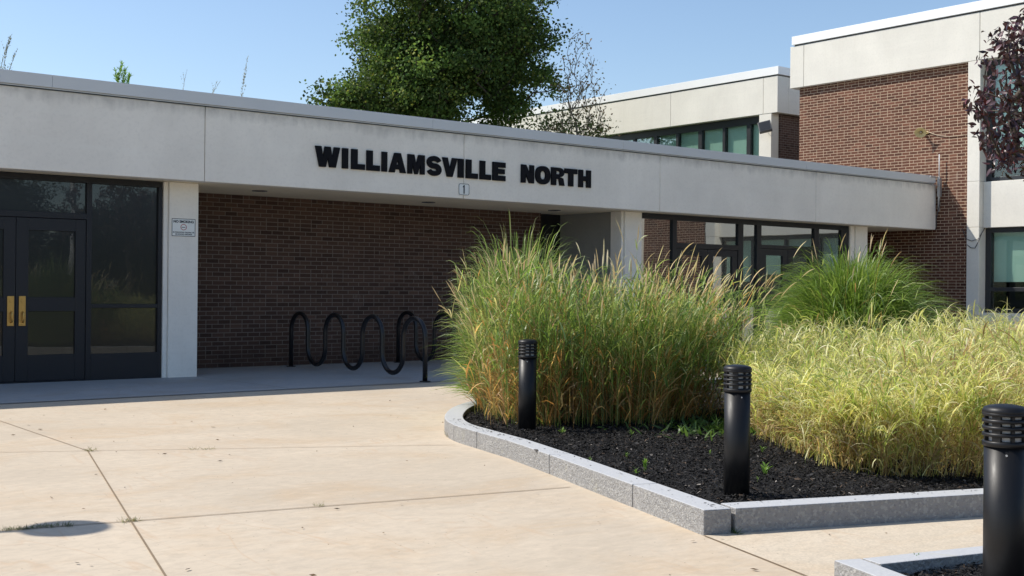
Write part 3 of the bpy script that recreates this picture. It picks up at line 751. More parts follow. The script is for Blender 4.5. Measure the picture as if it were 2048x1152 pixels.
m_ = MB(); m_.tube([(0, .02, 0), (-.07, .02, 0), (-.13, .05, 0)], .014, 8); m_.box(-.012, .012, -.03, .07, -.05, .05); m_.build('bracket', M['horn'], hs)
cb = MB(); cb.tube([(24.985, 16.02, 4.98), (24.982, 15.75, 4.87), (24.982, 15.45, 4.81), (24.982, 15.15, 4.81), (24.985, 14.94, 4.82)], .008, 6)
tag(cb.build('speaker_cable', M['cable_pale']), 'thin pale cable running from the horn loudspeaker across the brick', 'cable')

fl = thing('floodlight', 'dark grey tilted floodlight box fixed to the pillar of the further block', 'floodlight', (27.87, 22.98, 6.02)); fl.scale = (.8, .8, .8)
m_ = MB(); m_.box(-.09, .09, -.23, .23, -.2, .2); bx = m_.build('housing', M['grey_box'], fl, loc=(-.26, .0, -.02), bevel=.02); bx.rotation_euler = (math.radians(-14), math.radians(20), math.radians(32))
m_ = MB(); m_.box(-.096, -.09, -.19, .19, -.16, .16); gl = m_.build('lens', M['frame2'], bx)
m_ = MB(); m_.tube([(0, 0, -.05), (-.12, 0, -.05), (-.22, 0, -.02)], .02, 8); m_.box(-.012, .012, -.06, .06, -.11, .01); m_.build('bracket', M['grey_box'], fl)
m_ = MB(); m_.tube([(-.22, -.1, -.2), (-.2, -.16, -.32), (-.1, -.2, -.36), (-.02, -.18, -.26)], .008, 6); m_.build('conduit', M['steel'], fl)

an = thing('wall_antenna', 'slim white antenna and metal box at the right end of the entrance fascia', 'antenna', (24.9, 15.66, 3.74))
m_ = MB(); m_.tube([(0.0, -.02, .16), (0, -.02, .68)], .011, 8); m_.build('whip', M['white_pole'], an)
m_ = MB(); m_.tube([(0, -.02, .10), (0, -.02, .17)], .022, 10); m_.tube([(0, -.02, -.62), (0, -.02, .10)], .024, 10); m_.build('mast', M['steel'], an)
m_ = MB(); m_.box(-.05, .05, -.06, .0, -.28, .14); m_.box(-.34, .04, -.03, .0, .135, .165); m_.build('junction_box', M['steel'], an, bevel=.005)
m_ = MB(); m_.box(-.30, -.05, -.05, -.0, -.045, -.02); m_.build('bracket', M['steel'], an)
m_ = MB(); m_.tube([(0, -.03, -.28), (-.01, -.05, -.45), (-.10, -.06, -.62), (-.17, -.06, -.80), (-.14, -.05, -.95), (-.10, .0, -1.04)], .010, 6)
m_.build('cable', M['cable'], an)
m_ = MB(); P_ = [(24.98, 15.10, 2.72), (24.98, 15.02, 2.52), (24.98, 14.95, 2.40), (24.865, 14.90, 2.34), (24.862, 14.82, 2.28), (24.862, 14.72, 2.27), (24.862, 14.63, 2.42), (24.95, 14.61, 2.6), (25.06, 14.6, 2.72)]
m_.tube([Vector(p) for p in P_], .008, 6)
m_.tube([(24.862, 14.93, 2.48), (24.862, 14.8, 2.43), (24.862, 14.65, 2.47), (24.95, 14.61, 2.6)], .007, 6)
m_.tube([(24.98, 15.06, 2.60), (24.98, 15.0, 2.68), (24.98, 14.95, 2.66)], .007, 6)
tag(m_.build('drooping_cable', M['cable']), 'dark cable drooping in loops across the white pillar', 'cable')

# ------------------------------------------------------------------ bollards
bo_ = thing('bollard_light', 'black bollard light at the left of the planter, in front of the tall reed grass', 'bollard', (6.49, 7.892, .06), group='black bollard lights in the planters')
def mk_bollard(root):
    H = .80
    MB().lathe([(0, 0), (.075, 0), (.075, H - .155), (0.0, H - .155)], 40).build('post', M['bollard'], root)
    hd = MB()
    hd.lathe([(.077, H - .158), (.0815, H - .156), (.0825, H - .140), (.078, H - .136), (.06, H - .136)], 40)
    for k in range(4):
        z = H - .136 + .0255 * (k + 1) - .006
        hd.lathe([(.060, z - .001), (.079, z - .003), (.0820, z - .002), (.0830, z + .003), (.0820, z + .008), (.078, z + .0115), (.060, z + .012)], 40)
    for k in range(8):
        t = 2 * PI * k / 8 + .35; c, s = math.cos(t), math.sin(t); w = .016 if k % 4 == 0 else .006
        pts = [(c * r - s * q, s * r + c * q) for r, q in ((.064, -w), (.078, -w), (.078, w), (.064, w))]
        hd.prism(pts, H - .137, H - .028)
    hd.build('louvre_head', M['bollard'], root)
    MB().lathe([(.064, H - .137), (.064, H - .03)], 32).build('lens', M['lens'], root)
    MB().lathe([(.060, H - .034), (.081, H - .034), (.083, H - .030), (.082, H - .022), (.076, H - .012), (.06, H - .006), (.03, H - .001), (0, H)], 40).build('cap', M['bollard'], root)
    t = math.radians(228); c, s = math.cos(t), math.sin(t)
    MB().tube([(c * .073, s * .073, H - .185), (c * .079, s * .079, H - .185)], .004, 10).build('screw', M['steel'], root)
mk_bollard(bo_)
c_ = copy_tree(bo_); c_.location = (5.472, 4.732, .05); c_['label'] = 'black bollard light standing alone in bare mulch near the kerb corner'; c_.rotation_euler.z = .2
c_ = copy_tree(bo_); c_.location = (4.325, 2.43, .062); c_['label'] = 'nearest black bollard light, cut by the right edge in the near planter'; c_.rotation_euler.z = -.25

# ------------------------------------------------------------------ bike racks
def wave_rack(x, y0, loops, label):
    root = thing('bike_rack', label, 'bike rack', (x, y0, 0), group='wave bike racks under the canopy')
    R = .268; zt = .862 - R; zb = .082 + R; pts = [(0, 0, .0), (0, 0, zt)]
    y = 0
    for k in range(loops):
        up = (k % 2 == 0); c = y - R
        n = 14
        for i in range(1, n + 1):
            a = PI * i / n
            pts.append((0, c + R * math.cos(a), (zt + R * math.sin(a)) if up else (zb - R * math.sin(a))))
        y -= 2 * R
        pts.append((0, y, zb if up else zt))
    pts[-1] = (0, y, 0)
    MB().tube(pts, .034, 14).build('wave_tube', M['rack'], root)
    for yy in (0, y):
        MB().prism([(.075 * math.cos(t), yy + .075 * math.sin(t)) for t in np.linspace(0, 2 * PI, 20, endpoint=False)], .004, .018).build('base_plate', M['rack'], root, bevel=.002)
    return root
wave_rack(9.45, 17.43, 7, 'nearer black wave bike rack, four humps in full view before the brick')
wave_rack(11.53, 17.50, 7, 'further black wave bike rack, half hidden behind the tall grass')

# ------------------------------------------------------------------ grasses
def stations(base, az, lean, bend, L, S, power=1.4):
    N = len(L); t = np.linspace(0, 1, S + 1)
    ang = lean[:, None] + bend[:, None] * (t[None] ** power)
    ds = (L / S)[:, None]
    h = np.concatenate([np.zeros((N, 1)), np.cumsum(np.sin(ang[:, :-1]) * ds, 1)], 1)
    z = np.concatenate([np.zeros((N, 1)), np.cumsum(np.cos(ang[:, :-1]) * ds, 1)], 1)
    P = np.empty((N, S + 1, 3)); P[..., 0] = base[:, 0, None] + h * np.cos(az)[:, None]
    P[..., 1] = base[:, 1, None] + h * np.sin(az)[:, None]; P[..., 2] = base[:, 2, None] + z
    return P
def ribbons(P, az, W, roll, prof='leaf'):
    N, S1, _ = P.shape; t = np.linspace(0, 1, S1)
    if prof == 'leaf': w = np.clip(np.minimum(.55 + 2.2 * t, 1.0) * (1 - t ** 2.2), .04, 1)
    elif prof == 'stem': w = np.full(S1, 1.) * (1 - .5 * t)
    else: w = np.clip(np.sin(PI * np.clip(t * .93 + .06, 0, 1)) ** .6, .1, 1)
    side = np.stack([-np.sin(az) * np.cos(roll), np.cos(az) * np.cos(roll), np.sin(roll)], 1)
    off = side[:, None, :] * (W[:, None] * w[None])[..., None] * .5
    V = np.stack([P - off, P + off], 2).reshape(-1, 3)
    base = (np.arange(N) * S1 * 2)[:, None] + (np.arange(S1 - 1) * 2)[None]
    F = np.stack([base, base + 1, base + 3, base + 2], -1).reshape(-1, 4)
    return V, F
class Grass:
    def __init__(s): s.V = []; s.F = []; s.C = []; s.n = 0
    def add(s, P, az, W, roll, col, prof='leaf'):
        V, F = ribbons(P, az, W, roll, prof); s.V.append(V); s.F.append(F + s.n); s.n += len(V)
        s.C.append(np.repeat(col, P.shape[1] * 2, 0) if col.ndim == 2 else np.repeat(col.reshape(-1, 3), 2, 0))
    def build(s, name, m, parent=None):
        off = parent.location if parent else (0, 0, 0)
        return set_mesh(name, np.concatenate(s.V) - np.array(off), np.concatenate(s.F), np.concatenate(s.C), m, parent)
def pal(n, cols, w=None, var=.18):
    cols = np.array(cols); k = RNG.choice(len(cols), n, p=w)
    return np.clip(cols[k] * np.exp(RNG.normal(0, var, (n, 1))), 0, 1)
GROUND_Z = .07

def dome(label, cx, cy, n, rad, R, H, cols, w, width, power=1.0, low=.15, arch=.55, dead=.05, ragged=.12, name='maiden_grass', e=.85):
    """arching clump: every blade is a curve from the crown to a tip on or inside a rounded outline"""
    root = thing(name, label, 'ornamental grass', (cx, cy, GROUND_Z))
    g = Grass()
    def blades(n, cols, w, q0, q1, th0, th1, ar):
        a = RNG.uniform(0, 2 * PI, n); u = RNG.random(n)
        th = th0 + (th1 - th0) * u ** power
        q = RNG.uniform(q0, q1, n) ** .6 * np.exp(RNG.normal(0, ragged, n))
        hx = R * np.sin(th) ** e * q; z2 = np.maximum(H * np.cos(th) * q, .12)
        r0 = rad * (.25 + .75 * np.sin(th)) * RNG.random(n) ** .5
        a0 = a + RNG.normal(0, .5, n); a2 = a + RNG.normal(0, .16, n)
        P0 = np.stack([r0 * np.cos(a0), r0 * np.sin(a0), np.zeros(n)], 1)
        P2_ = np.stack([hx * np.cos(a2), hx * np.sin(a2), z2], 1)
        top = z2 * (1 + ar * RNG.uniform(.2, 1.2, n) * np.sin(th)) + ar * .25 * np.sin(th)
        P1 = P0 * .6 + np.stack([P2_[:, 0] * .38, P2_[:, 1] * .38, top], 1)
        t = np.linspace(0, 1, 9)[None, :, None]
        P = (1 - t) ** 2 * P0[:, None] + 2 * t * (1 - t) * P1[:, None] + t * t * P2_[:, None]
        P[..., 0] += cx; P[..., 1] += cy; P[..., 2] += GROUND_Z
        g.add(P, a, RNG.uniform(*width, n), RNG.normal(0, .6, n), pal(n, cols, w))
    blades(n, cols, w, .45, 1.0, 0, math.radians(84), arch)
    blades(int(n * dead), [(.50, .36, .16), (.62, .46, .24)], None, .2, .7, math.radians(20), math.radians(86), arch)
    g.build('blades', M['grass'], root); return root

def reed(label, pts, n, Hr, wind, cols_top, cols_low, heads=.35, group=None, leaf_per=7, jit=.16, splay=.16, head_h=1.0, name='reed_grass', lowh=.5, hz=None, tall=0.0):
    """clump of upright reed stems with leaves along them, seed heads at the tips; pts = crown spots"""
    pts = np.array(pts); c = pts.mean(0)
    root = thing(name, label, 'ornamental grass', (float(c[0]), float(c[1]), GROUND_Z), group=group)
    g = Grass(); sh = Grass()
    k = RNG.integers(0, len(pts), n)
    base = np.concatenate([pts[k] + RNG.normal(0, jit, (n, 2)), np.full((n, 1), GROUND_Z)], 1)
    dx = base[:, :2] - c + RNG.normal(0, .25, (n, 2))
    az = np.arctan2(dx[:, 1], dx[:, 0]); dist = np.hypot(dx[:, 0], dx[:, 1])
    lean = splay * (.35 + dist) * RNG.uniform(.3, 1.5, n)
    # wind: vector added to the lean
    vx = lean * np.cos(az) + wind[0] * RNG.uniform(.4, 1.5, n); vy = lean * np.sin(az) + wind[1] * RNG.uniform(.4, 1.5, n)
    az = np.arctan2(vy, vx); lean = np.hypot(vx, vy)
    L = RNG.uniform(*Hr, n) / np.cos(np.clip(lean, 0, .9)) ** .6
    L = L * (1 + .13 * np.sin(base[:, 0] * 5.1 + 1.7 * base[:, 1]) * np.cos(base[:, 1] * 4.3 - base[:, 0]))
    tl = RNG.random(n) < tall; L = np.where(tl, L * RNG.uniform(1.05, 1.28, n), L)
    bend = RNG.uniform(.05, .45, n)
    S = 8; P = stations(base, az, lean * .7, bend, L, S, 2.0)
    stemc = pal(n, cols_low + cols_top)
    g.add(P, az, RNG.uniform(.003, .005, n), RNG.uniform(0, PI, n), stemc, 'stem')
    # leaves
    m = leaf_per; N = n * m
    f = np.clip(RNG.beta(1.25, 1.0, (n, m)), .02, .96); ii = np.minimum((f * S).astype(int), S - 1); fr = f * S - ii
    A = P[np.arange(n)[:, None], ii]; B = P[np.arange(n)[:, None], ii + 1]
    lb = (A + (B - A) * fr[..., None]).reshape(-1, 3)
    fa = f.reshape(-1); la = np.repeat(az, m) + RNG.normal(0, 1.6, N)
    ll = RNG.uniform(.12, .34, N) * (1.1 - .35 * fa)
    LP = stations(lb, la, RNG.uniform(.2, .8, N), RNG.uniform(.1, 2.2, N), ll, 4, 1.5)
    hh = lb[:, 2] - GROUND_Z
    pd = np.clip(1.25 - hh / lowh, 0, 1) * .85 + .08
    lc = np.where((RNG.random(N) < pd)[:, None], pal(N, cols_low), pal(N, cols_top))
    g.add(LP, la, RNG.uniform(.008, .016, N), RNG.normal(0, .8, N), lc)
    # seed heads
    nh = int(n * heads); idx = RNG.choice(n, nh, replace=False, p=(np.where(tl, 12., 1.) * L ** 5) / (np.where(tl, 12., 1.) * L ** 5).sum())
    tip = P[idx, -1]; d = P[idx, -1] - P[idx, -2]; d /= np.linalg.norm(d, axis=1)[:, None]
    hl = RNG.uniform(.13, .24, nh); a2 = az[idx]; ang = np.arccos(np.clip(d[:, 2], -1, 1))
    HP = stations(tip - d * .03, a2 + RNG.normal(0, .25, nh), ang, RNG.uniform(-.1, .9, nh), hl, 5)
    for rr in (0, PI / 2):
        sh.add(HP, a2, RNG.uniform(.010, .016, nh), np.full(nh, rr) + RNG.normal(0, .2, nh), pal(nh, [(.80, .66, .42), (.86, .75, .52), (.70, .54, .36)], None, .12), 'head')
    g.build('blades', M['grass'], root)
    if nh: sh.build('seed_heads', M['seed'], root)
    return root
GT = [(.18, .29, .06), (.26, .37, .09), (.13, .22, .065), (.36, .44, .15)]
GL = [(.55, .31, .12), (.70, .46, .20), (.44, .21, .07), (.26, .20, .09)]
GY = [(.50, .54, .20), (.30, .38, .12), (.62, .55, .27)]
# tall arching clump at the back left
dome('tallest green grass clump, upright, rising behind the left end of the reed grass', 7.62, 9.42, 6600, .40, .86, 1.70,
     [(.20, .30, .07), (.28, .38, .11), (.14, .22, .06), (.46, .48, .24)], [.35, .3, .2, .15], (.008, .015), power=.62, arch=.30, ragged=.08, e=.60)
# mound of fine green grass further back right
dome('rounded bright green grass mound in front of the lobby windows and brick wall', 13.15, 9.5, 11500, .48, 1.60, 1.70,
     [(.17, .27, .045), (.24, .35, .07), (.12, .20, .04), (.36, .41, .14)], [.35, .35, .2, .1], (.009, .017), power=.7, arch=.42, dead=.03, ragged=.07)
# reed grass mass, left to right
RG = 'reed grass clumps in the planter'
reed('sprawling tan and green reed grass spilling over the curved kerb end', [(7.10, 8.95), (6.95, 8.55), (7.3, 9.10), (7.4, 9.2)], 620, (.75, 1.38), (-.06, .02), GT + GY, GL, .12, splay=.16, lowh=.5, group=RG, jit=.11)
reed('reed grass clump behind the left bollard, brown at its foot', [(6.88, 8.22), (7.15, 8.2), (7.2, 8.6)], 500, (.80, 1.32), (.0, .0), GT, GL, .08, splay=.22, lowh=.6, group=RG)
reed('reed grass clump in the middle of the planter with upright tan seed heads', [(7.45, 7.95), (7.8, 8.2), (7.7, 7.80), (8.0, 8.6)], 760, (.80, 1.28), (.02, -.02), GT + GT + GY, GL, .12, splay=.18, lowh=.5, group=RG, tall=.08)
reed('reed grass clump leaning right with pale seed heads, in front of the lobby door', [(8.15, 7.85), (8.4, 7.95), (8.4, 8.5), (8.7, 8.4)], 800, (.78, 1.30), (.24, -.15), GT + GT + GY, GL, .18, splay=.2, lowh=.42, group=RG, tall=.08)
reed('few arching tan stems leaning out left over the paving by the bike rack', [(6.9, 8.75), (6.98, 8.9)], 15, (.85, 1.15), (-.36, .19), GY, GL, .8, splay=.1, leaf_per=6, lowh=.5, jit=.10)
# a few tall stems in front of the mound
reed('few tall tan stems standing in front of the rounded green mound', [(11.0, 7.9), (11.2, 8.1)], 26, (1.25, 1.8), (.05, -.04), GT, GL, .5, splay=.12, leaf_per=5, lowh=.3)

# yellow variegated grass mass (reads as one bed)
def yellow_bed():
    g = Grass(); sh = Grass()
    front = [(9.15, 7.95), (8.20, 6.95), (7.55, 6.10), (7.10, 5.42), (6.80, 4.95), (6.78, 4.60), (7.15, 4.30), (8.0, 3.95), (10.5, 3.10), (15.5, 1.35), (19.5, 5.0), (17, 9.2), (12.3, 8.8), (10.8, 9.0)]
    n = 17000; x = RNG.uniform(6.4, 19.5, n); y = RNG.uniform(1.2, 9.2, n); k = inside(front, x, y)
    d = x * .625 + y * .78; keep = RNG.random(n) < np.clip(1.6 - d / 13, .25, 1)
    k &= keep; x = x[k]; y = y[k]
    # denser rim at the visible front
    rim = []
    for (a, b) in zip(front[0:8], front[1:9]):
        a = np.array(a); b = np.array(b); m = int(np.linalg.norm(b - a) * 210); t = RNG.random((m, 1)); rim.append(a + (b - a) * t + RNG.normal(0, .06, (m, 2)) + np.array([.08, .08]))
    rim = np.concatenate(rim); x = np.concatenate([x, rim[:, 0]]); y = np.concatenate([y, rim[:, 1]]); n = len(x)
    base = np.stack([x, y, np.full(n, GROUND_Z)], 1)
    cl = np.sin(x * 2.6 + 1.3 * np.sin(y * 2.1)) * np.cos(y * 2.9 + .7 * x)     # tufts of slightly different height
    # distance to the front boundary controls outward lean of rim stems
    fp = np.concatenate([np.linspace(a, b, 12) for a, b in zip(np.array(front[0:8]), np.array(front[1:9]))])
    dd = np.sqrt(((np.stack([x, y], 1)[:, None, :] - fp[None]) ** 2).sum(-1)); j = dd.argmin(1); dmin = dd.min(1)
    out = fp[j] - np.stack([x, y], 1) - np.array([.35, .35]) * .6
    out /= np.linalg.norm(out, axis=1)[:, None] + 1e-6
    ol = .50 * np.exp(-dmin / .30)
    vx = out[:, 0] * ol + RNG.normal(0, .13, n); vy = out[:, 1] * ol + RNG.normal(0, .13, n)
    az = np.arctan2(vy, vx); lean = np.hypot(vx, vy)
    L = (RNG.uniform(.60, .93, n) + .10 * cl + .07 * np.sin(x * .9 + y * 1.7)) * (1 - .36 * np.exp(-dmin / .42))
    P = stations(base, az, lean, RNG.uniform(.0, .4, n), L, 6, 1.8)
    top = [(.74, .70, .27), (.82, .77, .40), (.56, .60, .18), (.86, .79, .48), (.30, .40, .10)]
    low = [(.46, .32, .15), (.58, .43, .22), (.30, .20, .09)]
    g.add(P, az, RNG.uniform(.003, .005, n), RNG.uniform(0, PI, n), pal(n, low + top), 'stem')
    near = (d_ := x * .625 + y * .78) < 11.5
    for sel, m in ((near, 13), (~near, 7)):
        q = P[sel]; a0 = az[sel]; nn = len(q); N = nn * m; S = 6
        if nn == 0: continue
        f = np.clip(RNG.beta(1.6, .9, (nn, m)), .04, .99); ii = np.minimum((f * S).astype(int), S - 1); fr = f * S - ii
        A = q[np.arange(nn)[:, None], ii]; B = q[np.arange(nn)[:, None], ii + 1]
        lb = (A + (B - A) * fr[..., None]).reshape(-1, 3); la = np.repeat(a0, m) + RNG.normal(0, 1.5, N)
        ll = RNG.uniform(.09, .24, N) * (1 + .5 * (RNG.random(N) < .2))
        LP = stations(lb, la, RNG.uniform(.2, .8, N), RNG.uniform(.6, 2.8, N), ll, 5, 1.4)
        hh = lb[:, 2] - GROUND_Z
        # a drier, browner patch toward the right of the bed
        dry = np.clip(1 - np.hypot(lb[:, 0] - 7.9, lb[:, 1] - 4.5) / 1.0, 0, 1)
        pd = np.clip(.95 - hh / .45, 0, 1) * .8 + dry * .5 + .06
        lc = np.where((RNG.random(N) < pd)[:, None], pal(N, low + [(.52, .40, .24)]), pal(N, top, [.26, .20, .25, .11, .18]))
        g.add(LP, la, RNG.uniform(.006, .013, N), RNG.normal(0, .8, N), lc)
    idx = RNG.choice(n, int(n * .16), replace=False); nh = len(idx)
    HP = stations(P[idx, -1], az[idx], RNG.uniform(0, .4, nh), RNG.uniform(0, .9, nh), RNG.uniform(.05, .12, nh), 4)
    g.add(HP, az[idx], RNG.uniform(.005, .008, nh), RNG.uniform(0, PI, nh), pal(nh, [(.50, .42, .24), (.58, .48, .28)]), 'head')
    o = g.build('yellow_grass', M['grass']); o['kind'] = 'stuff'
    return tag(o, 'dense knee high yellow green variegated grass filling the right of the planter', 'grass')
yellow_bed()
# low green creeping cover in the shade under the reeds
def low_cover():
    g = Grass(); n = 900
    x = RNG.normal(8.35, .5, n); y = RNG.normal(7.0, .32, n); k = inside(POLY, x, y); x = x[k]; y = y[k]; n = len(x)
    b = np.stack([x, y, np.full(n, .09)], 1); a = RNG.uniform(0, 2 * PI, n)
    g.add(stations(b, a, RNG.uniform(.5, 1.3, n), RNG.uniform(.2, .9, n), RNG.uniform(.05, .15, n), 3), a, RNG.uniform(.014, .03, n), RNG.normal(0, .4, n), pal(n, [(.07, .14, .03), (.11, .19, .05)]))
    o = g.build('ground_cover', M['grass']); o['kind'] = 'stuff'; return tag(o, 'low green creeping weeds in the shade below the reed grass', 'ground cover')
low_cover()

# ------------------------------------------------------------------ small weeds
def weed(label, x, y, z, n, size, cols, wide=.32, name='weed_seedling', up=.5, narrow=False):
    root_cat = 'weed'
    V = []; F = []; C = []
    g = Grass(); a = np.array([2.4 * i + random.random() for i in range(n)])
    hs_ = np.linspace(0, size * .8, n)
    b = np.stack([np.full(n, x), np.full(n, y), z + hs_], 1)
    L = size * np.linspace(1, .55, n) * RNG.uniform(.8, 1.15, n)
    g.add(stations(b, a, np.full(n, up) + RNG.normal(0, .15, n), RNG.uniform(.3, .9, n), L, 6), a, L * wide, RNG.normal(0, .15, n), pal(n, cols, None, .12))
    st = stations(np.array([[x, y, z - .03]]), np.array([0.]), np.array([.05]), np.array([.05]), np.array([size * .8 + .03]), 3)
    g.add(st, np.array([0.]), np.array([.005]), np.array([.3]), pal(1, cols), 'stem')
    o = g.build(name, M['grass'])
    o.data.transform(Matrix.Translation((-x, -y, -z))); o.location = (x, y, z)
    return tag(o, label, root_cat, 'small weeds growing in the mulch' if not narrow else 'grass tufts in the pavement joints')
WG = [(.17, .30, .05), (.22, .36, .08)]
for x, y, n, s, lab in [
    (5.74, 5.751, 9, .075, 'largest bright green weed in the open mulch left of the lone bollard'),
    (5.538, 5.629, 7, .05, 'low green weed just in front of the largest weed, nearest the kerb'),
    (6.059, 6.256, 7, .045, 'small weed behind the largest one, mid mulch'),
    (5.726, 6.274, 6, .035, 'tiny green sprout close to the inside of the kerb'),
    (6.607, 7.575, 10, .06, 'flat broad weed just right of the left bollard foot'),
    (6.983, 7.154, 7, .06, 'upright weed at the front edge of the middle reed grass'),
    (6.224, 5.145, 9, .085, 'leafy weed right of the lone bollard, near its shadow'),
    (6.691, 6.04, 6, .035, 'tiny sprout left of the lone bollard, halfway up the post in view'),
    (6.021, 5.036, 5, .03, 'tiny sprout touching the foot of the lone bollard on its right'),
    (7.075, 5.873, 7, .055, 'weed at the left edge of the yellow grass bed')]:
    weed(lab, x, y, .082, n, s, WG)
weed('long narrow leaved weed left of the top of the lone bollard', 7.888, 7.05, .082, 9, .12, WG, .12, up=.7)
weed('bushy green weed in the near corner planter', 4.716, 3.055, .075, 14, .055, [(.10, .22, .03), (.14, .27, .05)], .4)
def tuft(label, pts, n, L, cols=((.20, .20, .08), (.14, .19, .06), (.34, .27, .14))):
    g = Grass(); pts = np.array(pts); k = RNG.integers(0, len(pts), n)
    xy = pts[k] + RNG.normal(0, .018, (n, 2)); a = RNG.uniform(0, 2 * PI, n)
    P = stations(np.concatenate([xy, np.full((n, 1), .002)], 1), a, RNG.uniform(.4, 1.45, n), RNG.uniform(0, .6, n), RNG.uniform(.4, 1, n) * L, 3)
    g.add(P, a, RNG.uniform(.002, .004, n), RNG.normal(0, .5, n), pal(n, list(cols))); o = g.build('grass_tuft', M['grass'])
    return tag(o, label, 'grass tuft', 'grass tufts in the pavement joints')
tuft('long dark grass tuft in the joint inside the round lamp shadow', [(1.93, 6.585), (1.97, 6.578), (2.01, 6.57), (2.05, 6.565), (2.1, 6.555), (2.16, 6.54), (2.22, 6.52)], 300, .036, ((.07, .10, .03), (.10, .13, .04)))
tuft('dry grass tuft where the two straight joints cross', [(2.536, 6.449), (2.50, 6.455), (2.56, 6.45)], 80, .045)
tuft('dry grass tuft at the far bend of the pavement joint', [(3.341, 9.382), (3.36, 9.36)], 50, .06)
tuft('thin grass tuft in the faint far joint', [(4.025, 8.98), (4.14, 8.93), (4.10, 8.95)], 45, .05)
tuft('pale grass tuft in the long joint near the middle of the plaza', [(3.596, 6.269)], 30, .04)
tuft('small dry tuft at the outer foot of the curved kerb', [(6.21, 8.60), (6.17, 8.53), (6.12, 8.46)], 110, .09, ((.34, .27, .13), (.22, .20, .09)))
tuft('mossy tuft in the gap of the kerb corner', [P2(.182, -.01)], 50, .06, ((.05, .09, .02),))

# litter on the pavement: tiny leaf crumbs
def litter():
    n = 420; x = RNG.uniform(-1, 9, n); y = RNG.uniform(3, 13, n); k = ~inside(full + [(24, 10.9), P2(20, 0)], x, y); x = x[k]; y = y[k]; n = len(x)
    az = RNG.uniform(0, 2 * PI, n); L = RNG.gamma(2.5, .0035, n) + .002; W = L * RNG.uniform(.2, .5, n)
    d = np.stack([np.cos(az), np.sin(az), np.zeros(n)], 1); s = np.stack([-np.sin(az), np.cos(az), RNG.normal(0, .4, n)], 1); c = np.stack([x, y, np.full(n, .009)], 1)
    V = np.stack([c - d * L[:, None], c - s * W[:, None], c + d * L[:, None], c + s * W[:, None]], 1).reshape(-1, 3)
    o = set_mesh('leaf_litter', V, np.arange(4 * n).reshape(n, 4), np.repeat(pal(n, [(.10, .06, .03), (.16, .10, .05), (.05, .04, .03)]), 4, 0), M['chips']); o['kind'] = 'stuff'
    tag(o, 'scattered tiny dry leaf crumbs on the pavement', 'litter')
litter()

# weeds growing on the low roof, seen above the coping
def roof_weed(label, x, y, h, lean, n, col, leafL=.05, dens=1.0, z0=3.72, az0=0.3):
    g = Grass(); V = []
    for k in range(n):
        b = np.array([[x + (k - n / 2) * .06, y + random.uniform(-.05, .05), z0]]); az = np.array([az0 + random.uniform(-.4, .4)])
        L = np.array([h * (1 - .12 * k)])
        P = stations(b, az, np.array([lean * random.uniform(.5, 1.1)]), np.array([.25]), L, 10)
        g.add(P, az, np.array([.008]), np.array([1.1]), pal(1, [col]), 'stem')
        m = int(46 * dens); f = np.sort(RNG.uniform(.3, 1, m)); ii = np.minimum((f * 10).astype(int), 9)
        lb = P[0, ii] + (P[0, ii + 1] - P[0, ii]) * (f * 10 - ii)[:, None]; la = RNG.uniform(0, 2 * PI, m)
        g.add(stations(lb, la, RNG.uniform(.3, 1.0, m), RNG.uniform(0, .8, m), RNG.uniform(.5, 1.2, m) * leafL * (1.25 - .8 * (f - .3)), 3), la, np.full(m, leafL * .2), RNG.normal(0, .6, m), pal(m, [col], None, .2))
        # side twigs
        for q in range(int(4 * dens)):
            i = random.randint(3, 7); tb = P[0, i][None]; ta = np.array([random.uniform(0, 2 * PI)]); TP = stations(tb, ta, np.array([.35]), np.array([-.15]), np.array([h * .2]), 4)
            g.add(TP, ta, np.array([.005]), np.array([1.]), pal(1, [col]), 'stem'); mm = 10; j = RNG.integers(1, 5, mm)
            g.add(stations(TP[0, j], RNG.uniform(0, 6, mm), RNG.uniform(.3, 1, mm), RNG.uniform(0, .5, mm), np.full(mm, leafL * .7), 3), RNG.uniform(0, 6, mm), np.full(mm, leafL * .18), RNG.normal(0, .6, mm), pal(mm, [col], None, .2))
    o = g.build('roof_weed', M['grass']); o.data.transform(Matrix.Translation((-x, -y, -z0))); o.location = (x, y, z0)
    return tag(o, label, 'weed', 'weeds growing on the entrance roof')
roof_weed('tall branching weed on the roof at the far left edge', 4.72, 16.5, .88, .25, 3, (.16, .17, .12), .05, 1.2)
roof_weed('short bright green weed standing on the roof edge', 6.26, 16.4, .60, .10, 3, (.20, .34, .06), .09, 1.5)
roof_weed('single thin grey weed on the roof left of the pair', 7.15, 16.4, .66, .22, 1, (.30, .30, .27), .035, .8)
roof_weed('pair of thin grey weeds on the roof, left of the tallest', 7.52, 16.4, .64, .45, 2, (.30, .30, .27), .035, .8)
roof_weed('tallest thin feathery weed on the roof, left of the black lettering', 8.06, 16.4, .98, .22, 1, (.27, .27, .23), .05, 1.4)

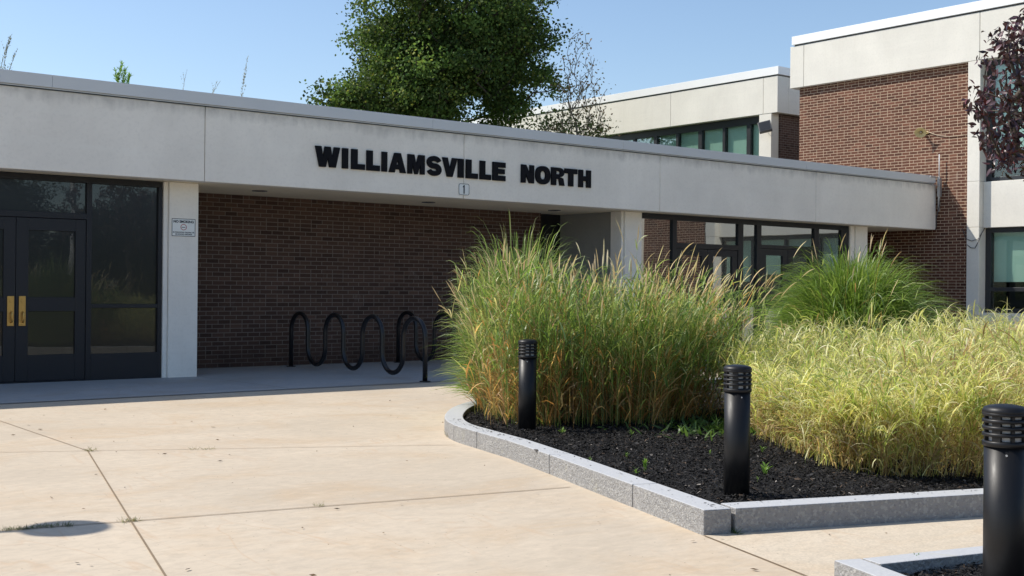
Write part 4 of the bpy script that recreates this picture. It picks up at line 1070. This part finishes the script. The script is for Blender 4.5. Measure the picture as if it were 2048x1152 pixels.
# ------------------------------------------------------------------ trees
def leaf_cloud(C, normal_bias, size, cols, shape='quad', var=.22, droopy=0.0):
    n = len(C); d = RNG.normal(0, 1, (n, 3)); d[:, 2] -= droopy; d /= np.linalg.norm(d, axis=1)[:, None]
    nn = RNG.normal(0, 1, (n, 3)); nn[:, 2] += normal_bias; s = np.cross(d, nn); s /= np.linalg.norm(s, axis=1)[:, None] + 1e-9; up = np.cross(s, d)
    L = (size * RNG.uniform(.65, 1.25, n))[:, None]
    col = cols if isinstance(cols, np.ndarray) else pal(n, cols, None, var)
    if shape == 'quad':
        V = np.stack([C, C + d * L * .5 + s * L * .34, C + d * L, C + d * L * .5 - s * L * .34], 1).reshape(-1, 3)
        return V, np.arange(4 * n).reshape(n, 4), np.repeat(col, 4, 0)
    # folded, curved leaf: 8 vertices, 6 quads/halves
    curl = -up * L * RNG.uniform(.05, .30, (n, 1))
    def q(t, w, fold): return C + d * L * t + s * L * w + up * L * fold + curl * (t * t) * 1.6
    V = np.stack([q(0, 0, 0), q(.22, .15, .05), q(.22, 0, 0), q(.22, -.15, .05), q(.55, .215, .06), q(.55, 0, 0), q(.55, -.215, .06), q(.82, .13, .03), q(.82, 0, 0), q(.82, -.13, .03), q(1.06, 0, 0)], 1)
    F = np.array([(0, 2, 1, 1), (0, 3, 2, 2), (1, 2, 5, 4), (2, 3, 6, 5), (4, 5, 8, 7), (5, 6, 9, 8), (7, 8, 10, 10), (8, 9, 10, 10)])
    return V, F, col
def branch_tree(root, anchors, trunk_pts, r0, name, m, rmin=.008, upw=.35, n=6, droop=.12):
    """connects every anchor to the nearest node closer to the trunk; radii follow the load carried"""
    nodes = [np.array(p, float) for p in trunk_pts]; par = [-1] + list(range(len(nodes) - 1)); nt = len(nodes)
    anchors = sorted(anchors, key=lambda p: (math.hypot(p[0] - trunk_pts[0][0], p[1] - trunk_pts[0][1]) * 1.0 + abs(p[2] - trunk_pts[-1][2]) * .25))
    for a in anchors:
        a = np.array(a, float); A = np.array(nodes)
        dv = a - A; dist = np.linalg.norm(dv, axis=1) + upw * np.clip(A[:, 2] - a[2] + .3, 0, None) * 3
        i = int(dist.argmin()); b = nodes[i]; mid = (a + b) / 2 + np.array([0, 0, -droop * np.linalg.norm(a - b) * .5]) + RNG.normal(0, .05, 3) * np.linalg.norm(a - b)
        nodes.append(mid); par.append(i); nodes.append(a); par.append(len(nodes) - 2)
    load = np.ones(len(nodes))
    for i in range(len(nodes) - 1, 0, -1): load[par[i]] += load[i]
    tot = load[0]; rad = np.maximum(rmin, r0 * (load / tot) ** .42)
    mb = MB(); 
    mb.tube([tuple(p) for p in nodes[:nt]], [float(rad[i]) for i in range(nt)], 9)
    for i in range(nt, len(nodes)):
        p = par[i]; mb.tube([tuple(nodes[p]), tuple(nodes[i])], [float(min(rad[p], rad[i] * 1.35)), float(rad[i])], n if rad[i] > .02 else 3, cap=False)
    o = mb.build(name, m); o.parent = root; o.data.transform(Matrix.Translation(-root.location)); return np.array(nodes[nt:])

big = thing('deciduous_tree', 'large dense dark green tree rising behind the entrance roof', 'tree', (21.9, 31.0, 0))
def crown_anchors(n, lobes, gap=0.0):
    out = []
    while len(out) < n:
        c, r = lobes[RNG.choice(len(lobes), p=np.array([l[1][0] * l[1][1] * l[1][2] for l in lobes]) / sum(l[1][0] * l[1][1] * l[1][2] for l in lobes))]
        v = RNG.normal(0, 1, 3); v /= np.linalg.norm(v); q = RNG.random() ** .42
        p = np.array(c) + v * q * np.array(r)
        if math.sin(p[0] * 1.9 + p[2] * 1.3) * math.cos(p[1] * 1.7 - p[2] * 1.1) > .62 - gap: continue
        out.append(p)
    return out
lobes = [((21.85, 31.0, 9.1), (2.75, 3.0, 3.3)), ((21.8, 31, 7.2), (3.1, 3.1, 1.9)), ((20.1, 30.4, 7.6), (1.9, 2.0, 2.1)), ((20.6, 30.4, 9.2), (1.7, 1.8, 2.0)), ((23.6, 30.3, 7.6), (1.9, 2.2, 2.4)), ((18.7, 30.0, 6.1), (1.5, 1.3, .95)), ((17.7, 30.0, 6.15), (.8, .8, .6)), ((22.6, 30.0, 9.5), (2.6, 2.4, 2.7)), ((24.0, 30.4, 8.6), (1.3, 1.6, 2.0))]
anc = crown_anchors(440, lobes, .12) + crown_anchors(20, [((18.35, 30.0, 6.45), (1.25, 1.1, .75))], -9 + 8.7)
tr_pts = [(21.9, 31, -.1), (21.95, 31, 1.6), (21.9, 30.95, 3.2), (22.0, 31, 5), (21.9, 31.05, 7), (21.95, 31, 9), (21.9, 31, 10.6)]
nd = branch_tree(big, anc, tr_pts, .26, 'trunk', M['bark'], rmin=.012)
def cluster(anc, per, rad, flat=.7):
    A = np.array(anc); n = len(A) * per; c = np.repeat(A, per, 0)
    rr = np.repeat(rad * RNG.uniform(.6, 1.35, len(A)), per)
    v = np.clip(RNG.normal(0, .5, (n, 3)), -.85, .85) * rr[:, None]; v[:, 2] *= flat; v[:, 2] -= .1 * rr
    return c + v, np.repeat(np.arange(len(A)), per)
LC, cid = cluster(anc, 235, .63)
tone = np.exp(RNG.normal(0, .34, len(anc)))[cid][:, None]
lcol = pal(len(LC), [(.080, .128, .032), (.108, .165, .040), (.055, .095, .025), (.20, .22, .055)], [.35, .3, .27, .08], .2) * tone
V, F, C = leaf_cloud(LC, .6, .115, lcol)
crown = set_mesh('crown', V - np.array(big.location), F, C, M['lit_leaf'], big)

sp = thing('deciduous_tree', 'small thin tree with bare twigs right of the large dark tree', 'tree', (24.9, 28.0, 0))
anc2 = crown_anchors(300, [((24.95, 28.0, 7.3), (.95, .9, 1.9)), ((24.6, 28, 6.0), (1.3, .9, .9)), ((25.4, 28, 6.3), (.75, .7, .9))], -.1)
branch_tree(sp, anc2, [(24.7, 28, -.1), (24.7, 28, 2), (24.75, 28, 4), (24.8, 28, 5.2), (24.9, 28, 6.0)], .05, 'trunk', M['twig'], rmin=.009, n=4, droop=-.2)
low_a = [p for p in anc2 if p[2] < 6.6]
LC, cid = cluster(anc2, 4, .3); V, F, C = leaf_cloud(LC, .2, .085, [(.30, .20, .12), (.22, .22, .10), (.34, .22, .14)])
LC2, _ = cluster(low_a, 6, .36); V2, F2, C2 = leaf_cloud(LC2, .4, .10, [(.10, .14, .05), (.14, .16, .07), (.08, .11, .04)])
set_mesh('crown', np.concatenate([V, V2]) - np.array(sp.location), np.concatenate([F, F2 + len(V)]), np.concatenate([C, C2]), M['lit_leaf'], sp)

# purple leaved plum reaching in at the right edge
pl = thing('purple_leaf_tree', 'purple leaved tree with branch tips reaching in at the right edge', 'tree', (10.7, 5.0, 0))
tips = [(8.80, 5.22, 2.76), (8.92, 5.2, 2.70), (9.00, 5.25, 2.62), (9.10, 5.2, 2.50), (9.12, 5.15, 2.38), (9.20, 5.2, 2.62), (9.3, 5.3, 2.5), (9.28, 5.2, 2.78), (9.36, 5.2, 2.66), (9.22, 5.25, 2.36), (9.40, 5.2, 2.42), (9.45, 5.3, 2.85),
        (9.26, 5.2, 3.42), (9.30, 5.25, 3.30), (9.27, 5.2, 3.20), (9.36, 5.2, 3.24), (9.42, 5.25, 3.36), (9.22, 5.2, 3.06), (9.12, 5.2, 2.98), (9.40, 5.2, 3.08), (9.46, 5.2, 3.5), (9.44, 5.2, 2.98), (9.02, 5.2, 2.50), (9.16, 5.2, 2.72), (9.30, 5.2, 2.40), (9.34, 5.2, 2.55), (9.44, 5.2, 2.68), (9.38, 5.2, 3.36)]
rest = [tuple(p) for p in crown_anchors(170, [((10.8, 5.0, 3.3), (1.25, 1.3, 1.2))]) if (p[0] > 9.55 and p[2] < 3.6)]
P_ALL = tips + rest
nd = branch_tree(pl, P_ALL, [(10.7, 5.0, -.05), (10.7, 5.02, .8), (10.75, 5.0, 1.6), (10.7, 5, 2.4), (10.75, 5, 3.0)], .07, 'trunk', M['bark'], rmin=.0035, n=6, droop=.1)
A_ = np.array(P_ALL); per = 30
LC, cid = cluster(P_ALL, per, .115, .9)
n = len(LC); cols = pal(n, [(.055, .022, .028), (.085, .035, .040), (.13, .075, .085), (.12, .02, .02), (.035, .018, .022)], [.3, .25, .2, .08, .17], .25)
V, F, col = leaf_cloud(LC, .5, .066, cols, 'folded', droopy=.7)
F4 = (F[None] + (np.arange(n) * 11)[:, None, None]).reshape(-1, 4)
me = bpy.data.meshes.new('crown'); Vl = (V.reshape(-1, 3) - np.array(pl.location))
me.from_pydata(Vl.tolist(), [], [tuple(dict.fromkeys(f)) for f in F4.tolist()])
a_ = me.attributes.new('leaf_colour', 'FLOAT_COLOR', 'POINT'); a_.data.foreach_set('color', np.concatenate([np.repeat(col, 11, 0), np.ones((n * 11, 1))], 1).astype(np.float32).ravel())
me.materials.append(M['plum_leaf']); me.polygons.foreach_set('use_smooth', np.ones(len(me.polygons), bool))
o = bpy.data.objects.new('crown', me); COL.objects.link(o); o.parent = pl

# trees across the lawn: they are what the entrance glass mirrors
for k, (x, y, s, r) in enumerate([(8, -30, 1.1, .5), (16.5, -33, 1.25, 2.2), (25, -31, 1.0, 4.0), (33, -34, 1.2, 1.1), (0, -32, 1.15, 3.0)]):
    c = copy_tree(big)
    for ch in c.children:
        if ch.name.startswith('crown'): ch.material_slots[0].link = 'OBJECT'; ch.material_slots[0].material = M['evergreen']
    c.location = (x, y, -4.4 * s); c.scale = (s * 1.25, s * 1.25, s * .85); c.rotation_euler.z = r
    c['label'] = ['dark tree across the lawn, mirrored in the entrance doors', 'broad dark tree across the lawn beside the flagpole', 'dark tree across the lawn, mirrored near the pale column', 'farthest right tree across the lawn', 'farthest left tree across the lawn'][k]
    c['group'] = 'trees across the lawn mirrored in the glass'

fp = thing('flagpole', 'white pole mirrored in the glass above the entrance door', 'pole', (13.2, -6.0, 0))
MB().tube([(0, 0, 0), (0, 0, 4), (0, 0, 9)], [.085, .075, .045], 16).build('pole', M['white_pole'], fp)
MB().lathe([(0, 9.12), (.05, 9.10), (.07, 9.05), (.05, 9.0), (0, 8.99)], 16).build('finial', M['brass'], fp)
lp = thing('lamp_post', 'post with a flat round lamp whose disc shadow falls on the pavement', 'lamp', (-.74, 9.33, 0))
MB().tube([(0, 0, 0), (0, 0, 3.62)], .05, 14).build('post', M['bollard'], lp)
MB().tube([(0, 0, 3.52), (.5, -.22, 3.60), (1.0, -.44, 3.56)], .022, 10).build('arm', M['bollard'], lp)
MB().lathe([(0, 3.60), (.12, 3.58), (.215, 3.53), (.22, 3.50), (.15, 3.50), (0, 3.50)], 36, (1.0, -.44)).build('lamp_head', M['bollard'], lp)

# curves and text become plain meshes
bpy.context.view_layer.update()
dg = bpy.context.evaluated_depsgraph_get()
for o in [o for o in SC.objects if o.type in ('CURVE', 'FONT')]:
    me = bpy.data.meshes.new_from_object(o.evaluated_get(dg)); nm = o.name.split('.')[0]
    c = bpy.data.objects.new('x', me); COL.objects.link(c); c.parent = o.parent; c.matrix_basis = o.matrix_basis.copy()
    bpy.data.objects.remove(o); c.name = nm; me.name = nm

# ------------------------------------------------------------------ camera, sun, sky
cam = bpy.data.cameras.new('camera'); co = bpy.data.objects.new('camera', cam); COL.objects.link(co); SC.camera = co
cam.sensor_width = 36; cam.lens = 2447.226 / 2048 * 36; cam.clip_start = .05; cam.clip_end = 2000
Rr = Vector((0.7807542916, -0.6247699946, 0.00922984)); Uu = Vector((-0.0075964741, 0.0052794874, 0.9999572094)); Ff = Vector((0.6247919891, 0.7807909969, 0.0006240667))
mt = Matrix(((Rr.x, Uu.x, -Ff.x), (Rr.y, Uu.y, -Ff.y), (Rr.z, Uu.z, -Ff.z))).to_4x4()
mt.translation = (0, 0, 1.278); co.matrix_world = mt

S = Vector((-.55, .69, 1.0)).normalized()
sun = bpy.data.lights.new('sun', 'SUN'); sun.energy = 3.95; sun.angle = math.radians(.53); sun.color = (1, .945, .86)
so = bpy.data.objects.new('sun', sun); COL.objects.link(so); so.location = (-10, 20, 30)
so.rotation_euler = S.to_track_quat('Z', 'Y').to_euler()
w = bpy.data.worlds.new('World'); SC.world = w; w.use_nodes = True; nt = w.node_tree
sky = nt.nodes.new('ShaderNodeTexSky'); sky.sky_type = 'NISHITA'; sky.sun_disc = False
sky.sun_elevation = math.asin(S.z); sky.sun_rotation = math.atan2(S.x, S.y)
sky.altitude = 100; sky.air_density = 1.0; sky.dust_density = .7; sky.ozone_density = 2.2
bg = nt.nodes['Background']; nt.links.new(sky.outputs[0], bg.inputs[0]); bg.inputs[1].default_value = .12
SC.view_settings.view_transform = 'Standard'; SC.view_settings.look = 'None'; SC.view_settings.exposure = .42; SC.view_settings.gamma = 1
SC.cycles.max_bounces = 8; SC.cycles.transparent_max_bounces = 12
SC.cycles.use_denoising = True
